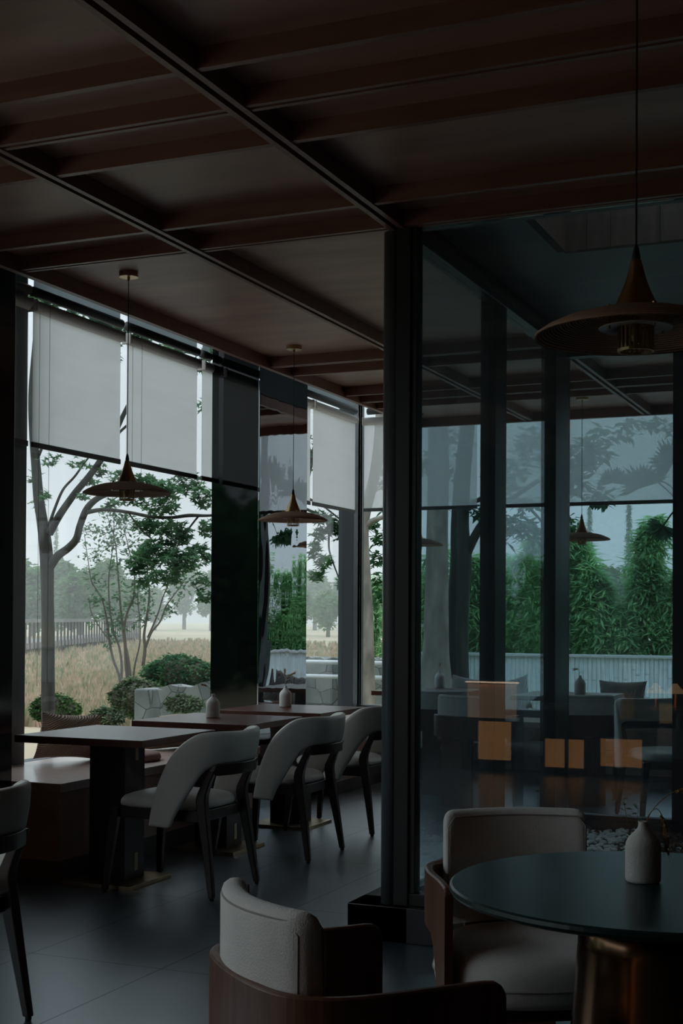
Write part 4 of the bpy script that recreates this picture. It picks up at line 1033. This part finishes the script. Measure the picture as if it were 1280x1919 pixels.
for L in ([(566, 950, 3), (595, 965, 2.6), (615, 985, 2.4), (617, 1030, 1.8), (630, 1070, 1.4), (642, 1100, 1)], [(566, 930, 3), (600, 945, 2), (640, 975, 1.5)]):
    b = MB(); limb(b, L, 14.9, 7); b.build('branch', 'bark', t, smooth=True)
b = MB(); blobs(b, [(600, 970, 18, 12, 40), (625, 980, 16, 12, 36), (600, 1000, 16, 14, 34), (630, 1000, 12, 12, 22), (605, 1055, 18, 14, 60), (592, 1080, 14, 12, 40), (638, 1090, 8, 12, 16), (590, 1030, 12, 16, 26), (600, 850, 30, 40, 60), (640, 900, 26, 30, 50)], 14.9, .10, 0, rng, maple); b.build('foliage', 'leaf_mid', t)

# -- palm with fan leaves
t = thing('palm_tree', 'fan palm whose leaves show through the blind behind the glass', 'palm', (0, 0, 0))
b = MB(); limb(b, [(1300, 1440, 14), (1298, 1250, 12), (1296, 1080, 12), (1292, 960, 12)], 13.2, 12); b.build('trunk', 'bark', t, smooth=True)
for (hx, hy, R, a0, a1) in ((1205, 912, 50, 20, 200), (1262, 868, 52, 60, 230), (1243, 985, 34, 150, 330), (1150, 905, 34, 0, 180), (1330, 900, 50, -30, 160)):
    b = MB(); h = ony(hx, hy, 13.2); k = depth(h) / F; s = ony(1292, 960, 13.2)
    b.tube(cr([s, ((s[0] + h[0]) / 2, 13.2, max(s[2], h[2]) + .03), h], 5), .008, 6)
    N = 17
    for i in range(N):
        a = math.radians(a0 + (a1 - a0) * i / (N - 1)); d = Vector((math.cos(a), .25 * math.sin(i), math.sin(a))); r = R * k * rng.uniform(.85, 1.05); sd = Vector((-d.z, 0, d.x)).normalized()
        hv = Vector(h); b.add([hv, hv + d * r * .6 + sd * .022, hv + d * r, hv + d * r * .6 - sd * .022, hv + d * r * .5 + Vector((0, .015, 0))], [(0, 1, 4), (1, 2, 4), (2, 3, 4), (3, 0, 4)])
    b.build('fan_leaf', 'leaf_palm', t)

# -- courtyard bed
cb = MB(); n = 40; rg = random.Random(9)
def gz(x, y): return .085 + .018 * math.sin(3 * x + 1) * math.cos(4 * y) + .012 * math.sin(9 * x + 5 * y)
X0, X1, Y0, Y1 = -1.98, CRX - .02, 5.52, GY1 - .1
for i in range(n):
    for j in range(n):
        pass
vs = [(X0 + (X1 - X0) * i / n, Y0 + (Y1 - Y0) * j / n, gz(X0 + (X1 - X0) * i / n, Y0 + (Y1 - Y0) * j / n)) for i in range(n + 1) for j in range(n + 1)]
cb.add(vs, [(i * (n + 1) + j, (i + 1) * (n + 1) + j, (i + 1) * (n + 1) + j + 1, i * (n + 1) + j + 1) for i in range(n) for j in range(n)])
tag(cb.build('garden_soil', 'soil', smooth=True), 'dark soil bed on the courtyard floor', 'soil', None, 'stuff')
pb = MB(); lf = MB()
for _ in range(5200):
    x = rg.uniform(X0 + .02, 1.2); y = rg.uniform(Y0 + .02, Y1 - .02)
    m_ = math.sin(2.3 * x + 1.2) + math.sin(3.1 * y + x * 1.7)
    pch = .95 if x < -1.55 else (.55 if m_ > .1 else .10)
    if rg.random() < pch:
        r = rg.uniform(.012, .026); sx, sy, sz = rg.uniform(.8, 1.3), rg.uniform(.8, 1.2), rg.uniform(.5, .8); z = gz(x, y) + r * .35
        a = rg.uniform(0, 3.14)
        pb.rings([[(x + r * q * (sx * math.cos(t_) * math.cos(a) - sy * math.sin(t_) * math.sin(a)), y + r * q * (sx * math.cos(t_) * math.sin(a) + sy * math.sin(t_) * math.cos(a)), z + r * sz * h_) for t_ in [k_ * 1.0472 for k_ in range(6)]] for q, h_ in ((.3, -.9), (.85, -.4), (1, .1), (.75, .7), (.3, .95))])
    elif rg.random() < .8:
        z = gz(x, y) + rg.uniform(.006, .03); L = rg.uniform(.03, .065); leafq(lf, (x, y, z), L, L * .55, rg, -.1, .5)
for _ in range(5200):
    x = rg.uniform(-1.5, 1.2); y = rg.uniform(Y0, Y1); L = rg.uniform(.025, .06); leafq(lf, (x, y, gz(x, y) + rg.uniform(.004, .025)), L, L * .5, rg, -.1, .5)
tag(pb.build('pebbles', 'pebble', smooth=True), 'loose white pebbles covering the courtyard bed', 'pebbles', None, 'stuff')
tag(lf.build('dead_leaves', 'dead_leaf'), 'brown fallen leaves scattered among the courtyard pebbles', 'leaves', None, 'stuff')
for (hx, hy, lab) in ((1178, 1560, 'small green seedling rising left of the vase behind the glass'), (1190, 1575, 'second green seedling directly behind the vase, leaning right')):
    p = onz(hx, hy, .09); t = thing('seedling', lab, 'plant', p)
    topx = -.03 if hx < 1185 else .02
    b = MB(); b.tube([(0, 0, 0), (topx * .4, 0, .09), (topx, 0, .19)], .0018, 5); b.build('stem', 'leaf_mid', t)
    b = MB()
    for k in range(7):
        leafq(b, (topx * (.4 + .1 * k), 0, .09 + .017 * k), .05, .022, rg, -.3)
    b.build('leaves', 'leaf_mid', t)

# ---------------------------------------------------------------- morning haze over the field
m = D.materials.new('haze'); m.use_nodes = True; n = m.node_tree; n.nodes.clear()
o = n.nodes.new('ShaderNodeOutputMaterial'); vsn = n.nodes.new('ShaderNodeVolumeScatter')
vsn.inputs['Density'].default_value = HAZE; vsn.inputs['Color'].default_value = (.96, .98, 1, 1); vsn.inputs['Anisotropy'].default_value = .0
n.links.new(vsn.outputs[0], o.inputs['Volume']); MAT['haze'] = m
hz = box(-390, 60, 17, 390, GZ - .2, 30).build('mist', 'haze'); tag(hz, 'thin pale mist hanging over the field and the far trees', 'mist', None, 'stuff')
